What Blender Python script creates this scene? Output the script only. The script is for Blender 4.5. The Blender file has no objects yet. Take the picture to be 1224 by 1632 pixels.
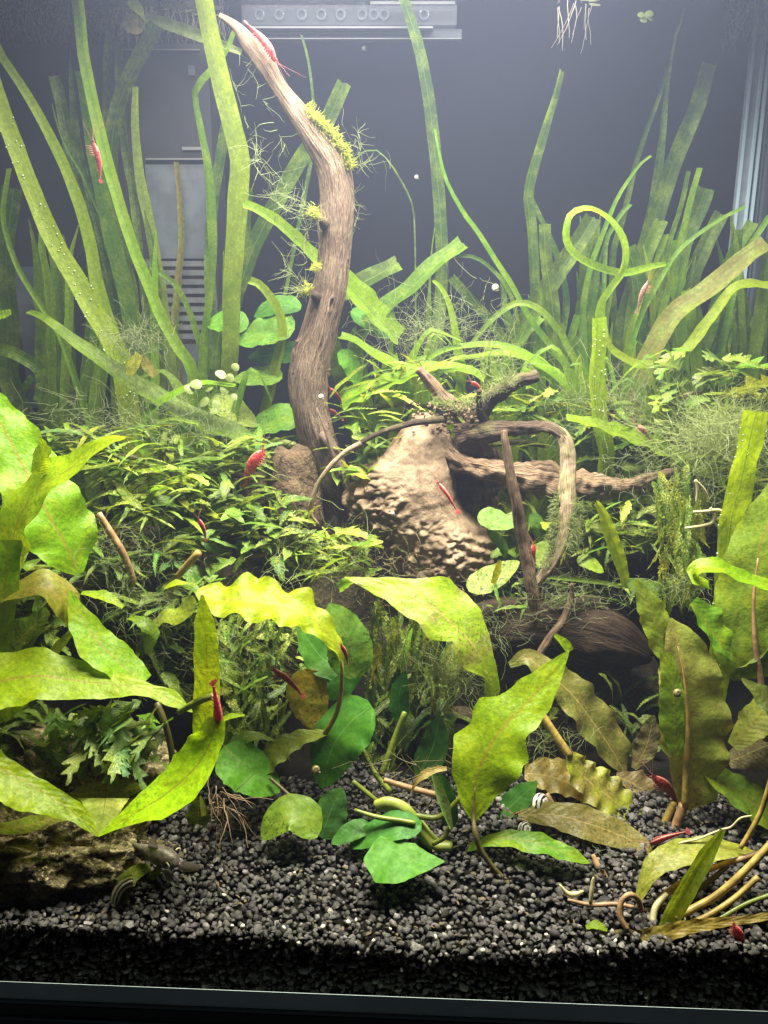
import bpy, bmesh, math, random
import numpy as np
from mathutils import Vector, Matrix, Quaternion, noise

random.seed(7)
rng = np.random.default_rng(7)
sc = bpy.context.scene
COL = sc.collection

# ------------------------------------------------------------------ camera
PITCH = math.radians(15.0)
FPX, CX, CY = 1300.0, 612.0, 816.0          # focal length in photo pixels, picture centre
CAMZ = 22.6                                 # cm above the tank floor
cam_d = bpy.data.cameras.new("camera")
cam = bpy.data.objects.new("camera", cam_d)
COL.objects.link(cam)
cam.location = (0, 0, CAMZ / 100)
cam.rotation_euler = (math.radians(90) - PITCH, 0, 0)
cam_d.sensor_fit = 'VERTICAL'
cam_d.sensor_height = 32.0
cam_d.lens = 32.0 * FPX / 1632.0
cam_d.clip_start = 0.01
cam_d.clip_end = 20
sc.camera = cam

# ------------------------------------------------------------------ world, lamp, exposure
w = bpy.data.worlds.new("World")
sc.world = w
w.use_nodes = True
w.node_tree.nodes["Background"].inputs[0].default_value = (0.55, 0.62, 0.7, 1)
w.node_tree.nodes["Background"].inputs[1].default_value = 0.035

ld = bpy.data.lights.new("aquarium_lamp", 'AREA')
ld.shape = 'RECTANGLE'
ld.size, ld.size_y = 0.28, 0.09
ld.energy = 8.0
ld.color = (1.0, 0.945, 0.80)
ld.spread = math.radians(150)
lamp = bpy.data.objects.new("aquarium_lamp", ld)
COL.objects.link(lamp)
lamp.location = (0.02, 0.315, 0.398)
lamp.rotation_euler = (math.radians(-3), 0, 0)
# extra lamp added over the back, steepens the top glow and lights back plants
ld2 = ld.copy(); ld2.name = "added_rear_lamp"
ld2.size, ld2.size_y, ld2.energy = 0.20, 0.04, 1.5
lamp2 = bpy.data.objects.new("added_rear_lamp", ld2)
COL.objects.link(lamp2)
lamp2.location = (0.015, 0.455, 0.398)

sc.view_settings.view_transform = 'Standard'
sc.view_settings.look = 'None'
sc.view_settings.gamma = 1
sc.view_settings.exposure = 0.0
sc.view_settings.use_curve_mapping = False
cy = sc.cycles
cy.use_denoising = True
cy.max_bounces = 7
cy.diffuse_bounces = 4
cy.glossy_bounces = 2
cy.transmission_bounces = 5
cy.transparent_max_bounces = 12
cy.volume_bounces = 1
cy.caustics_reflective = False
cy.caustics_refractive = False
cy.sample_clamp_indirect = 4

# ------------------------------------------------------------------ geometry helpers
cp, sp = math.cos(PITCH), math.sin(PITCH)
CAM = np.array([0, 0, CAMZ])

def P(px, py, Y):
    """point (cm) seen at photo pixel px,py at depth Y cm from the camera"""
    u, v = (px - CX) / FPX, (CY - py) / FPX
    t = Y / (cp + v * sp)
    return np.array([u * t, Y, CAMZ + t * (v * cp - sp)])

def depth(p):
    """distance along the optical axis"""
    d = p - CAM
    return d[1] * cp - d[2] * sp

def ppc(p):
    """cm per photo pixel at point p"""
    return depth(p) / FPX

def link(o, parent=None):
    COL.objects.link(o)
    if parent is not None:
        o.parent = parent
    return o

def mesh_obj(name, verts, faces, mat, parent=None, uv=None, smooth=True, org=None):
    """verts in cm (world); parented objects are stored relative to the parent's location"""
    v = np.asarray(verts, float) / 100.0
    if parent is not None:
        o0 = np.array(parent["_org"]) / 100.0
        v = v - o0
        loc = None
    else:
        o0 = np.asarray(org, float) / 100.0 if org is not None else np.zeros(3)
        v = v - o0
    me = bpy.data.meshes.new(name)
    me.from_pydata([tuple(x) for x in v], [], [tuple(int(i) for i in f) for f in faces])
    if uv is not None:
        ul = me.uv_layers.new(name="UVMap")
        vi = np.empty(len(me.loops), dtype=np.int32)
        me.loops.foreach_get("vertex_index", vi)
        ul.data.foreach_set("uv", np.asarray(uv, np.float32)[vi].ravel())
    me.polygons.foreach_set("use_smooth", [smooth] * len(me.polygons))
    me.materials.append(mat)
    me.update()
    o = bpy.data.objects.new(name, me)
    link(o, parent)
    if parent is None:
        o.location = o0
        o["_org"] = tuple(float(x) * 100 for x in o0)
    else:
        o["_org"] = tuple(parent["_org"])
    return o

def tag(o, label, cat=None, group=None, kind=None):
    o["label"] = label
    if cat: o["category"] = cat
    if group: o["group"] = group
    if kind: o["kind"] = kind
    return o

def thing(name, label, cat, base, group=None):
    o = bpy.data.objects.new(name, None)
    o.empty_display_size = 0.01
    COL.objects.link(o)
    o.location = tuple(np.asarray(base) / 100.0)
    o["_org"] = tuple(float(x) for x in base)
    return tag(o, label, cat, group)

def catmull(pts, n):
    pts = np.asarray(pts, float)
    if len(pts) == 2:
        t = np.linspace(0, 1, n)[:, None]
        return pts[0] * (1 - t) + pts[1] * t
    seg = np.linalg.norm(np.diff(pts, axis=0), axis=1)
    ext = np.vstack([2 * pts[0] - pts[1], pts, 2 * pts[-1] - pts[-2]])
    cum = np.concatenate([[0], np.cumsum(seg)])
    s = np.linspace(0, cum[-1], n)
    out = []
    for x in s:
        i = min(max(np.searchsorted(cum, x, side='right') - 1, 0), len(seg) - 1)
        t = (x - cum[i]) / max(seg[i], 1e-9)
        p0, p1, p2, p3 = ext[i], ext[i + 1], ext[i + 2], ext[i + 3]
        m1 = (p2 - p0) * 0.5; m2 = (p3 - p1) * 0.5
        # limit overshoot for very uneven spacing
        L = seg[i]
        for m in (m1, m2):
            k = np.linalg.norm(m)
            if k > 1.4 * L: m *= 1.4 * L / k
        t2, t3 = t * t, t * t * t
        out.append((2*t3 - 3*t2 + 1) * p1 + (t3 - 2*t2 + t) * m1 + (-2*t3 + 3*t2) * p2 + (t3 - t2) * m2)
    return np.array(out)

def nrm(v):
    return v / max(np.linalg.norm(v), 1e-9)

def nz(p, s=1.0, o=0.0):
    return noise.noise(Vector((p[0] * s + o, p[1] * s + o * 1.7, p[2] * s - o)))

# ------------------------------------------------------------------ materials
def new_mat(name):
    m = bpy.data.materials.new(name)
    m.use_nodes = True
    nt = m.node_tree
    nt.nodes.clear()
    return m, nt

def N(nt, t, **kw):
    n = nt.nodes.new(t)
    for k, v in kw.items():
        setattr(n, k, v)
    return n

def mth(nt, op, a, b=None, clamp=False):
    n = N(nt, 'ShaderNodeMath', operation=op)
    n.use_clamp = clamp
    for i, x in enumerate((a, b)):
        if x is None: continue
        if isinstance(x, (int, float)): n.inputs[i].default_value = x
        else: nt.links.new(x, n.inputs[i])
    return n.outputs[0]

def mixc(nt, f, a, b, mode='MIX'):
    n = N(nt, 'ShaderNodeMix', data_type='RGBA', blend_type=mode)
    for sock, x in ((n.inputs[0], f), (n.inputs[6], a), (n.inputs[7], b)):
        if isinstance(x, (int, float)): sock.default_value = x
        elif isinstance(x, tuple): sock.default_value = (*x, 1) if len(x) == 3 else x
        else: nt.links.new(x, sock)
    return n.outputs[2]

def noi(nt, vec, scale, detail=3, rough=0.55, dist=0.0):
    n = N(nt, 'ShaderNodeTexNoise')
    n.inputs['Scale'].default_value = scale
    n.inputs['Detail'].default_value = detail
    n.inputs['Roughness'].default_value = rough
    n.inputs['Distortion'].default_value = dist
    if vec is not None: nt.links.new(vec, n.inputs['Vector'])
    return n.outputs[0]

def sstep(nt, x, a, b):
    n = N(nt, 'ShaderNodeMapRange', interpolation_type='SMOOTHSTEP')
    n.inputs['From Min'].default_value = a
    n.inputs['From Max'].default_value = b
    nt.links.new(x, n.inputs['Value'])
    return n.outputs[0]

def finish(nt, col, rough, bump=None, bstr=0.5, bdist=0.0004, trans=0.0, tcol=None, spec=0.5, coat=0.0):
    out = N(nt, 'ShaderNodeOutputMaterial')
    b = N(nt, 'ShaderNodeBsdfPrincipled')
    if isinstance(col, tuple): b.inputs['Base Color'].default_value = (*col, 1)
    else: nt.links.new(col, b.inputs['Base Color'])
    if isinstance(rough, (int, float)): b.inputs['Roughness'].default_value = rough
    else: nt.links.new(rough, b.inputs['Roughness'])
    b.inputs['Specular IOR Level'].default_value = spec
    bn = None
    if bump is not None:
        bp = N(nt, 'ShaderNodeBump')
        bp.inputs['Strength'].default_value = bstr
        bp.inputs['Distance'].default_value = bdist
        nt.links.new(bump, bp.inputs['Height'])
        nt.links.new(bp.outputs[0], b.inputs['Normal'])
        bn = bp.outputs[0]
    if trans > 0:
        t = N(nt, 'ShaderNodeBsdfTranslucent')
        c = tcol if tcol is not None else col
        if isinstance(c, tuple): t.inputs[0].default_value = (*c, 1)
        else: nt.links.new(c, t.inputs[0])
        if bn is not None: nt.links.new(bn, t.inputs['Normal'])
        mx = N(nt, 'ShaderNodeMixShader')
        mx.inputs[0].default_value = trans
        nt.links.new(b.outputs[0], mx.inputs[1])
        nt.links.new(t.outputs[0], mx.inputs[2])
        nt.links.new(mx.outputs[0], out.inputs['Surface'])
    else:
        nt.links.new(b.outputs[0], out.inputs['Surface'])

def leaf_mat(name, vein=(0.30, 0.22, 0.03), vein_w=0.05, lat=11, spots=0.35, spot_col=(0.03, 0.05, 0.008), mottle=0.5,
             mottle_col=(0.34, 0.40, 0.010), trans=0.48, rough=0.38, lat_str=0.28, bstr=0.6, algae=0.0, algae_col=(0.45, 0.5, 0.1), long_veins=0, spec=0.22):
    """leaf skin: the object's own colour, mottled, with a midrib, side veins and algae specks, laid out along the leaf"""
    m, nt = new_mat(name)
    tc = N(nt, 'ShaderNodeTexCoord')
    oi = N(nt, 'ShaderNodeObjectInfo')
    off = N(nt, 'ShaderNodeVectorMath', operation='ADD')
    nt.links.new(tc.outputs['Object'], off.inputs[0])
    rnd = N(nt, 'ShaderNodeCombineXYZ')
    for i in range(3): nt.links.new(oi.outputs['Random'], rnd.inputs[i])
    nt.links.new(rnd.outputs[0], off.inputs[1])
    vec = off.outputs[0]
    sep = N(nt, 'ShaderNodeSeparateXYZ')
    nt.links.new(tc.outputs['UV'], sep.inputs[0])
    u = mth(nt, 'ABSOLUTE', mth(nt, 'SUBTRACT', mth(nt, 'MULTIPLY', sep.outputs[0], 2.0), 1.0))
    v = sep.outputs[1]
    base = oi.outputs['Color']
    n1 = noi(nt, vec, 95, 4, 0.6)
    col = mixc(nt, mth(nt, 'MULTIPLY', sstep(nt, n1, 0.42, 0.68), mottle), base, mottle_col)
    n2 = noi(nt, vec, 520, 3, 0.6)
    col = mixc(nt, mth(nt, 'MULTIPLY', sstep(nt, n2, 0.35, 0.65), 0.6), col, mixc(nt, 1.0, col, (0.50, 0.60, 0.40), 'MULTIPLY'))
    # side veins
    if long_veins:
        ph = mth(nt, 'MULTIPLY', sep.outputs[0], float(long_veins) * 6.2832)
    else:
        wob = mth(nt, 'MULTIPLY', noi(nt, vec, 60, 2), 0.10)
        ph = mth(nt, 'MULTIPLY', mth(nt, 'ADD', mth(nt, 'SUBTRACT', v, mth(nt, 'MULTIPLY', u, 0.16)), wob), lat * 6.2832)
    sv = mth(nt, 'SINE', ph)
    ridge = sstep(nt, sv, 0.80, 1.0)
    col = mixc(nt, mth(nt, 'MULTIPLY', ridge, lat_str), col, mixc(nt, 1.0, col, (1.5, 1.45, 1.2), 'MULTIPLY'))
    mid = mth(nt, 'SUBTRACT', 1.0, sstep(nt, u, vein_w * 0.4, vein_w))
    col = mixc(nt, mth(nt, 'MULTIPLY', mid, 0.75), col, vein)
    # dark specks
    n3 = noi(nt, vec, 900, 2, 0.5)
    n4 = noi(nt, vec, 45, 2, 0.5)
    sp_ = mth(nt, 'MULTIPLY', mth(nt, 'MULTIPLY', sstep(nt, n3, 0.56, 0.66), sstep(nt, n4, 0.40, 0.60)), spots)
    col = mixc(nt, sp_, col, spot_col)
    if algae > 0:
        n5 = noi(nt, vec, 1100, 2, 0.6)
        al = mth(nt, 'MULTIPLY', mth(nt, 'MULTIPLY', sstep(nt, n5, 0.52, 0.62), sstep(nt, n1, 0.40, 0.60)), algae)
        col = mixc(nt, al, col, algae_col)
    h = mth(nt, 'ADD', mth(nt, 'MULTIPLY', sv, 0.10), mth(nt, 'MULTIPLY', n2, 0.9))
    h = mth(nt, 'ADD', h, mth(nt, 'MULTIPLY', n1, 2.0))
    tcol = mixc(nt, 1.0, col, (1.45, 1.25, 0.7), 'MULTIPLY')
    rg = mth(nt, 'ADD', mth(nt, 'MULTIPLY', n2, 0.3), rough - 0.12)
    finish(nt, col, rg, h, bstr, 0.0005, trans, tcol, spec)
    return m

M = {}
M['crypt'] = leaf_mat('cryptocoryne_leaf')
M['crypt_old'] = leaf_mat('cryptocoryne_old_leaf', vein=(0.38, 0.28, 0.08), mottle=0.8, mottle_col=(0.20, 0.155, 0.045), spots=0.6, algae=0.35, algae_col=(0.33, 0.30, 0.10), lat_str=0.15, trans=0.35)
M['anubias'] = leaf_mat('anubias_leaf', vein=(0.10, 0.24, 0.05), vein_w=0.03, lat=9, spots=0.5, mottle=0.35, mottle_col=(0.10, 0.25, 0.015), trans=0.3, rough=0.5, spec=0.2, lat_str=0.12, bstr=0.2)
M['anubias_old'] = leaf_mat('anubias_old_leaf', vein=(0.20, 0.24, 0.04), vein_w=0.03, lat=9, spots=0.9, mottle=0.5, mottle_col=(0.22, 0.30, 0.03), trans=0.35, rough=0.4, lat_str=0.15, bstr=0.4)
M['val'] = leaf_mat('vallisneria_leaf', vein=(0.12, 0.22, 0.02), vein_w=0.08, spots=0.15, mottle=0.5, mottle_col=(0.24, 0.34, 0.010), trans=0.6, rough=0.5, spec=0.25, long_veins=5, lat_str=0.25, bstr=0.35, algae=0.15, algae_col=(0.5, 0.55, 0.3))
M['fern'] = leaf_mat('fern_frond', vein=(0.16, 0.24, 0.05), vein_w=0.16, lat=10, spots=0.3, mottle=0.4, mottle_col=(0.20, 0.27, 0.04), trans=0.35, rough=0.35, lat_str=0.3, algae=0.55, algae_col=(0.46, 0.50, 0.10))
M['fern_mossy'] = leaf_mat('fern_frond_algae', vein=(0.2, 0.26, 0.06), vein_w=0.14, lat=10, spots=0.3, mottle=0.6, mottle_col=(0.30, 0.36, 0.06), trans=0.35, rough=0.5, lat_str=0.3, algae=0.95, algae_col=(0.58, 0.64, 0.16), bstr=1.0)

def wood_mat(name, light, dark, stretch=(70, 9), bstr=0.9, bdist=0.0012, use_uv=True, patch=0.5, green=0.0):
    m, nt = new_mat(name)
    tc = N(nt, 'ShaderNodeTexCoord')
    mp = N(nt, 'ShaderNodeMapping')
    if use_uv:
        nt.links.new(tc.outputs['UV'], mp.inputs[0])
        mp.inputs['Scale'].default_value = (stretch[0], stretch[1], 1)
    else:
        nt.links.new(tc.outputs['Object'], mp.inputs[0])
        mp.inputs['Scale'].default_value = (stretch[0], stretch[0], stretch[1])
    fib = noi(nt, mp.outputs[0], 1.0, 5, 0.65, 0.6)
    fine = noi(nt, tc.outputs['Object'], 700, 3, 0.6)
    big = noi(nt, tc.outputs['Object'], 45, 4, 0.6)
    f = sstep(nt, fib, 0.36, 0.60)
    col = mixc(nt, f, dark, light)
    col = mixc(nt, mth(nt, 'MULTIPLY', sstep(nt, big, 0.48, 0.66), patch), col, mixc(nt, 1.0, col, (0.42, 0.36, 0.32), 'MULTIPLY'))
    col = mixc(nt, mth(nt, 'MULTIPLY', sstep(nt, fine, 0.45, 0.75), 0.4), col, mixc(nt, 1.0, col, (1.35, 1.3, 1.2), 'MULTIPLY'))
    if green > 0:
        g = noi(nt, tc.outputs['Object'], 70, 3, 0.6)
        col = mixc(nt, mth(nt, 'MULTIPLY', sstep(nt, g, 0.5, 0.62), green), col, (0.20, 0.21, 0.06))
    h = mth(nt, 'ADD', mth(nt, 'MULTIPLY', fib, 2.0), mth(nt, 'MULTIPLY', fine, 0.35))
    finish(nt, col, 0.72, h, bstr, bdist, spec=0.25)
    return m

M['bark'] = wood_mat('pale_fibrous_bark', (0.52, 0.38, 0.27), (0.12, 0.078, 0.05), (120, 6), 1.0, 0.004)
M['burl'] = wood_mat('tan_burl_wood', (0.27, 0.20, 0.13), (0.15, 0.105, 0.065), (90, 40), 0.8, 0.0012, use_uv=False, patch=0.6)
M['root'] = wood_mat('brown_root_wood', (0.27, 0.185, 0.115), (0.08, 0.05, 0.03), (26, 2.6), 0.9, 0.0012)
M['root_dark'] = wood_mat('dark_root_wood', (0.11, 0.072, 0.048), (0.03, 0.02, 0.014), (26, 2.6), 0.9, 0.0012, green=0.3)
M['root_pale'] = wood_mat('pale_root_wood', (0.40, 0.31, 0.20), (0.18, 0.125, 0.075), (26, 4), 0.8, 0.0009, green=0.35)
M['log'] = wood_mat('shade_darkened_log_wood', (0.050, 0.031, 0.017), (0.018, 0.011, 0.006), (26, 3.0), 0.8, 0.001, patch=0.7)  # colour darkened to stand in for the shade of the stump

def rock_mat(name, a, b, c, scale=140):
    m, nt = new_mat(name)
    tc = N(nt, 'ShaderNodeTexCoord')
    n1 = noi(nt, tc.outputs['Object'], scale, 5, 0.65, 0.4)
    n2 = noi(nt, tc.outputs['Object'], scale * 4, 4, 0.65)
    n3 = noi(nt, tc.outputs['Object'], scale * 0.35, 2, 0.5)
    col = mixc(nt, sstep(nt, n1, 0.38, 0.62), a, b)
    col = mixc(nt, mth(nt, 'MULTIPLY', sstep(nt, n2, 0.5, 0.62), sstep(nt, n3, 0.40, 0.6)), col, c)
    h = mth(nt, 'ADD', mth(nt, 'MULTIPLY', n1, 1.5), n2)
    finish(nt, col, 0.8, h, 1.0, 0.0016, spec=0.2)
    return m

M['lace_rock'] = rock_mat('pitted_ochre_rock', (0.05, 0.042, 0.02), (0.24, 0.20, 0.09), (0.52, 0.45, 0.24))
M['dark_rock'] = rock_mat('dark_stone', (0.028, 0.024, 0.016), (0.07, 0.055, 0.03), (0.12, 0.10, 0.05))
M['brown_rock'] = rock_mat('brown_stone', (0.05, 0.033, 0.02), (0.12, 0.08, 0.045), (0.18, 0.14, 0.07))

def plain(name, col, rough=0.5, trans=0.0, nscale=0, namt=0.3, spec=0.5, tcol=None):
    m, nt = new_mat(name)
    if nscale:
        tc = N(nt, 'ShaderNodeTexCoord')
        n1 = noi(nt, tc.outputs['Object'], nscale, 4, 0.6)
        c = mixc(nt, mth(nt, 'MULTIPLY', sstep(nt, n1, 0.35, 0.65), namt), col, mixc(nt, 1.0, col, (0.3, 0.3, 0.3), 'MULTIPLY'))
        finish(nt, c, rough, n1, 0.4, 0.0005, trans, tcol or c, spec)
    else:
        finish(nt, col, rough, None, 0, 0, trans, tcol, spec)
    return m

M['stem_green'] = plain('green_petiole', (0.20, 0.26, 0.03), 0.4, 0.25, 300, 0.4)
M['stem_yellow'] = plain('yellow_petiole', (0.42, 0.31, 0.07), 0.45, 0.15, 260, 0.6)
M['stem_brown'] = plain('brown_petiole', (0.36, 0.22, 0.10), 0.5, 0.1, 260, 0.6)
M['stem_pale'] = plain('pale_petiole', (0.60, 0.55, 0.28), 0.4, 0.25, 260, 0.3)
M['stem_dark'] = plain('dark_petiole', (0.10, 0.085, 0.02), 0.5, 0.1, 260, 0.5)
M['rhizome'] = plain('rhizome', (0.30, 0.36, 0.06), 0.45, 0.1, 200, 0.5)
M['algae'] = plain('hair_algae', (0.30, 0.36, 0.12), 0.6, 0.4)
M['algae_dull'] = plain('dull_hair_algae', (0.20, 0.24, 0.10), 0.6, 0.4)
M['moss'] = plain('yellow_green_moss', (0.42, 0.46, 0.05), 0.7, 0.4)
M['root_hair'] = plain('fine_roots', (0.26, 0.18, 0.10), 0.6, 0.15)
M['float_root'] = plain('floating_plant_roots', (0.34, 0.30, 0.24), 0.6, 0.3)
M['float_pad'] = plain('floating_plant_pad', (0.50, 0.52, 0.24), 0.5, 0.4, 400, 0.4)
M['duckweed'] = plain('pale_duckweed', (0.20, 0.26, 0.07), 0.45, 0.35, 500, 0.3)
M['shell_white'] = plain('shell_cream', (0.40, 0.38, 0.30), 0.4)
M['back_pane'] = plain('black_back_film', (0.004, 0.0045, 0.006), 0.8, spec=0.03)
M['black_plastic'] = plain('black_plastic', (0.022, 0.023, 0.028), 0.35, nscale=40, namt=0.4)
M['grey_panel'] = plain('blue_grey_plastic', (0.075, 0.087, 0.11), 0.45, nscale=90, namt=0.5)
M['slat'] = plain('grey_slat', (0.11, 0.115, 0.135), 0.4, nscale=150, namt=0.4)
M['slot'] = plain('rusty_slot', (0.09, 0.05, 0.035), 0.7, nscale=200, namt=0.5)
M['acrylic_edge'] = plain('acrylic_edge', (0.17, 0.18, 0.19), 0.25, 0.2)
M['silicone'] = plain('silicone_bead', (0.33, 0.40, 0.46), 0.3, 0.3, 120, 0.3)
M['glass_edge'] = plain('bevelled_glass_edge', (0.55, 0.70, 0.82), 0.12, 0.3)
M['rim'] = plain('grey_green_rim_brightened', (0.5, 0.64, 0.6), 0.5, nscale=30, namt=0.25)  # brightened beyond the rim's own colour, in place of light on its face
M['rim_dark'] = plain('black_rim', (0.010, 0.010, 0.011), 0.4)
M['rim_line'] = plain('glass_edge_line', (0.10, 0.14, 0.135), 0.25)

# striped shell
def shell_mat(name, a, b, freq):
    m, nt = new_mat(name)
    tc = N(nt, 'ShaderNodeTexCoord')
    sep = N(nt, 'ShaderNodeSeparateXYZ')
    nt.links.new(tc.outputs['UV'], sep.inputs[0])
    wob = mth(nt, 'MULTIPLY', noi(nt, tc.outputs['UV'], 9, 2), 0.10)
    s = mth(nt, 'SINE', mth(nt, 'MULTIPLY', mth(nt, 'ADD', sep.outputs[1], wob), freq))
    finish(nt, mixc(nt, sstep(nt, s, -0.1, 0.15), a, b), 0.28, None, 0, 0)
    return m
M['shell_stripe'] = shell_mat('striped_shell', (0.78, 0.72, 0.46), (0.03, 0.03, 0.012), 24)
M['shell_zebra'] = shell_mat('zebra_shell', (0.82, 0.80, 0.68), (0.015, 0.015, 0.015), 34)
M['shell_brown'] = shell_mat('brown_shell', (0.36, 0.32, 0.14), (0.16, 0.13, 0.05), 14)

# shrimp, fish
def shrimp_mat(name, a, b):
    m, nt = new_mat(name)
    tc = N(nt, 'ShaderNodeTexCoord')
    sep = N(nt, 'ShaderNodeSeparateXYZ')
    nt.links.new(tc.outputs['UV'], sep.inputs[0])
    n1 = noi(nt, tc.outputs['Object'], 900, 3, 0.6)
    s = mth(nt, 'SINE', mth(nt, 'MULTIPLY', sep.outputs[1], 75.0))
    col = mixc(nt, sstep(nt, n1, 0.40, 0.66), a, b)
    top = mth(nt, 'SUBTRACT', 1.0, sstep(nt, mth(nt, 'ABSOLUTE', mth(nt, 'SUBTRACT', sep.outputs[0], 0.25)), 0.015, 0.05))
    col = mixc(nt, mth(nt, 'MULTIPLY', top, 0.6), col, (0.75, 0.40, 0.32))
    col = mixc(nt, mth(nt, 'MULTIPLY', sstep(nt, s, 0.7, 1.0), 0.2), col, mixc(nt, 1.0, col, (1.8, 1.6, 1.5), 'MULTIPLY'))
    finish(nt, col, 0.35, s, 0.12, 0.0002, 0.35, b)
    return m
M['shrimp'] = shrimp_mat('red_shrimp_shell', (0.34, 0.015, 0.02), (0.55, 0.13, 0.11))
M['shrimp_dark'] = shrimp_mat('wine_shrimp_shell', (0.20, 0.018, 0.02), (0.34, 0.07, 0.06))
M['shrimp_brown'] = shrimp_mat('brown_shrimp_shell', (0.22, 0.11, 0.08), (0.36, 0.20, 0.15))
M['shrimp_leg'] = plain('shrimp_leg', (0.55, 0.20, 0.17), 0.4, 0.3)
M['eye'] = plain('eye_black', (0.008, 0.008, 0.008), 0.15)
M['eye_ring'] = plain('eye_ring', (0.65, 0.60, 0.42), 0.3)
M['fish'] = plain('grey_fish_skin', (0.20, 0.17, 0.13), 0.35, 0.0, 800, 0.75)
M['fish_belly'] = plain('fish_belly', (0.42, 0.30, 0.22), 0.35, 0.15)
M['fin'] = plain('fish_fin', (0.30, 0.26, 0.20), 0.35, 0.5, 900, 0.5)

# gravel: each stone carries its own grey
m, nt = new_mat('dark_gravel')
at = N(nt, 'ShaderNodeAttribute', attribute_name='stone_grey')
tc = N(nt, 'ShaderNodeTexCoord')
n1 = noi(nt, tc.outputs['Object'], 1500, 4, 0.65)
n2 = noi(nt, tc.outputs['Object'], 500, 3, 0.6)
c = mixc(nt, sstep(nt, n1, 0.42, 0.72), at.outputs['Color'], mixc(nt, 1.0, at.outputs['Color'], (2.3, 2.2, 2.0), 'MULTIPLY'))
c = mixc(nt, mth(nt, 'MULTIPLY', sstep(nt, n2, 0.55, 0.70), 0.4), c, (0.16, 0.15, 0.12))
finish(nt, c, 0.62, n1, 0.6, 0.0005, spec=0.25)
M['gravel'] = m
M['soil'] = plain('dark_soil', (0.010, 0.009, 0.007), 0.95, nscale=400, namt=0.7, spec=0.05)
M['pebble'] = plain('pale_pebble', (0.66, 0.62, 0.50), 0.45, nscale=700, namt=0.3)

# clear front pane
m, nt = new_mat('clear_front_glass')
out = N(nt, 'ShaderNodeOutputMaterial'); t = N(nt, 'ShaderNodeBsdfTransparent')
t.inputs[0].default_value = (1, 1, 1, 1)
nt.links.new(t.outputs[0], out.inputs['Surface'])
M['clear'] = m
# side glass: dark mirror-like
M['side_glass'] = plain('side_glass', (0.014, 0.018, 0.02), 0.06, spec=0.6)
# underside of the water
m, nt = new_mat('water_surface')
out = N(nt, 'ShaderNodeOutputMaterial'); t = N(nt, 'ShaderNodeBsdfTransparent'); g = N(nt, 'ShaderNodeBsdfGlossy')
g.inputs['Roughness'].default_value = 0.05
g.inputs['Color'].default_value = (0.9, 0.93, 0.95, 1)
tc = N(nt, 'ShaderNodeTexCoord')
bp = N(nt, 'ShaderNodeBump'); bp.inputs['Strength'].default_value = 0.25; bp.inputs['Distance'].default_value = 0.002
nt.links.new(noi(nt, tc.outputs['Object'], 40, 2), bp.inputs['Height'])
nt.links.new(bp.outputs[0], g.inputs['Normal'])
mx = N(nt, 'ShaderNodeMixShader'); mx.inputs[0].default_value = 0.35
nt.links.new(t.outputs[0], mx.inputs[1]); nt.links.new(g.outputs[0], mx.inputs[2])
nt.links.new(mx.outputs[0], out.inputs['Surface'])
M['water'] = m
# clear acrylic of the spray bar
m, nt = new_mat('frosted_acrylic')
out = N(nt, 'ShaderNodeOutputMaterial'); t = N(nt, 'ShaderNodeBsdfTransparent'); g = N(nt, 'ShaderNodeBsdfPrincipled')
g.inputs['Base Color'].default_value = (0.22, 0.235, 0.27, 1); g.inputs['Roughness'].default_value = 0.15
t.inputs[0].default_value = (0.9, 0.93, 0.96, 1)
mx = N(nt, 'ShaderNodeMixShader'); mx.inputs[0].default_value = 0.25
nt.links.new(t.outputs[0], mx.inputs[1]); nt.links.new(g.outputs[0], mx.inputs[2])
nt.links.new(mx.outputs[0], out.inputs['Surface'])
M['acrylic'] = m

# ------------------------------------------------------------------ builders
YOFF = 0.0
SR = 1.0
CAMN = np.array([0, -cp, sp])       # towards the camera

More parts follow.
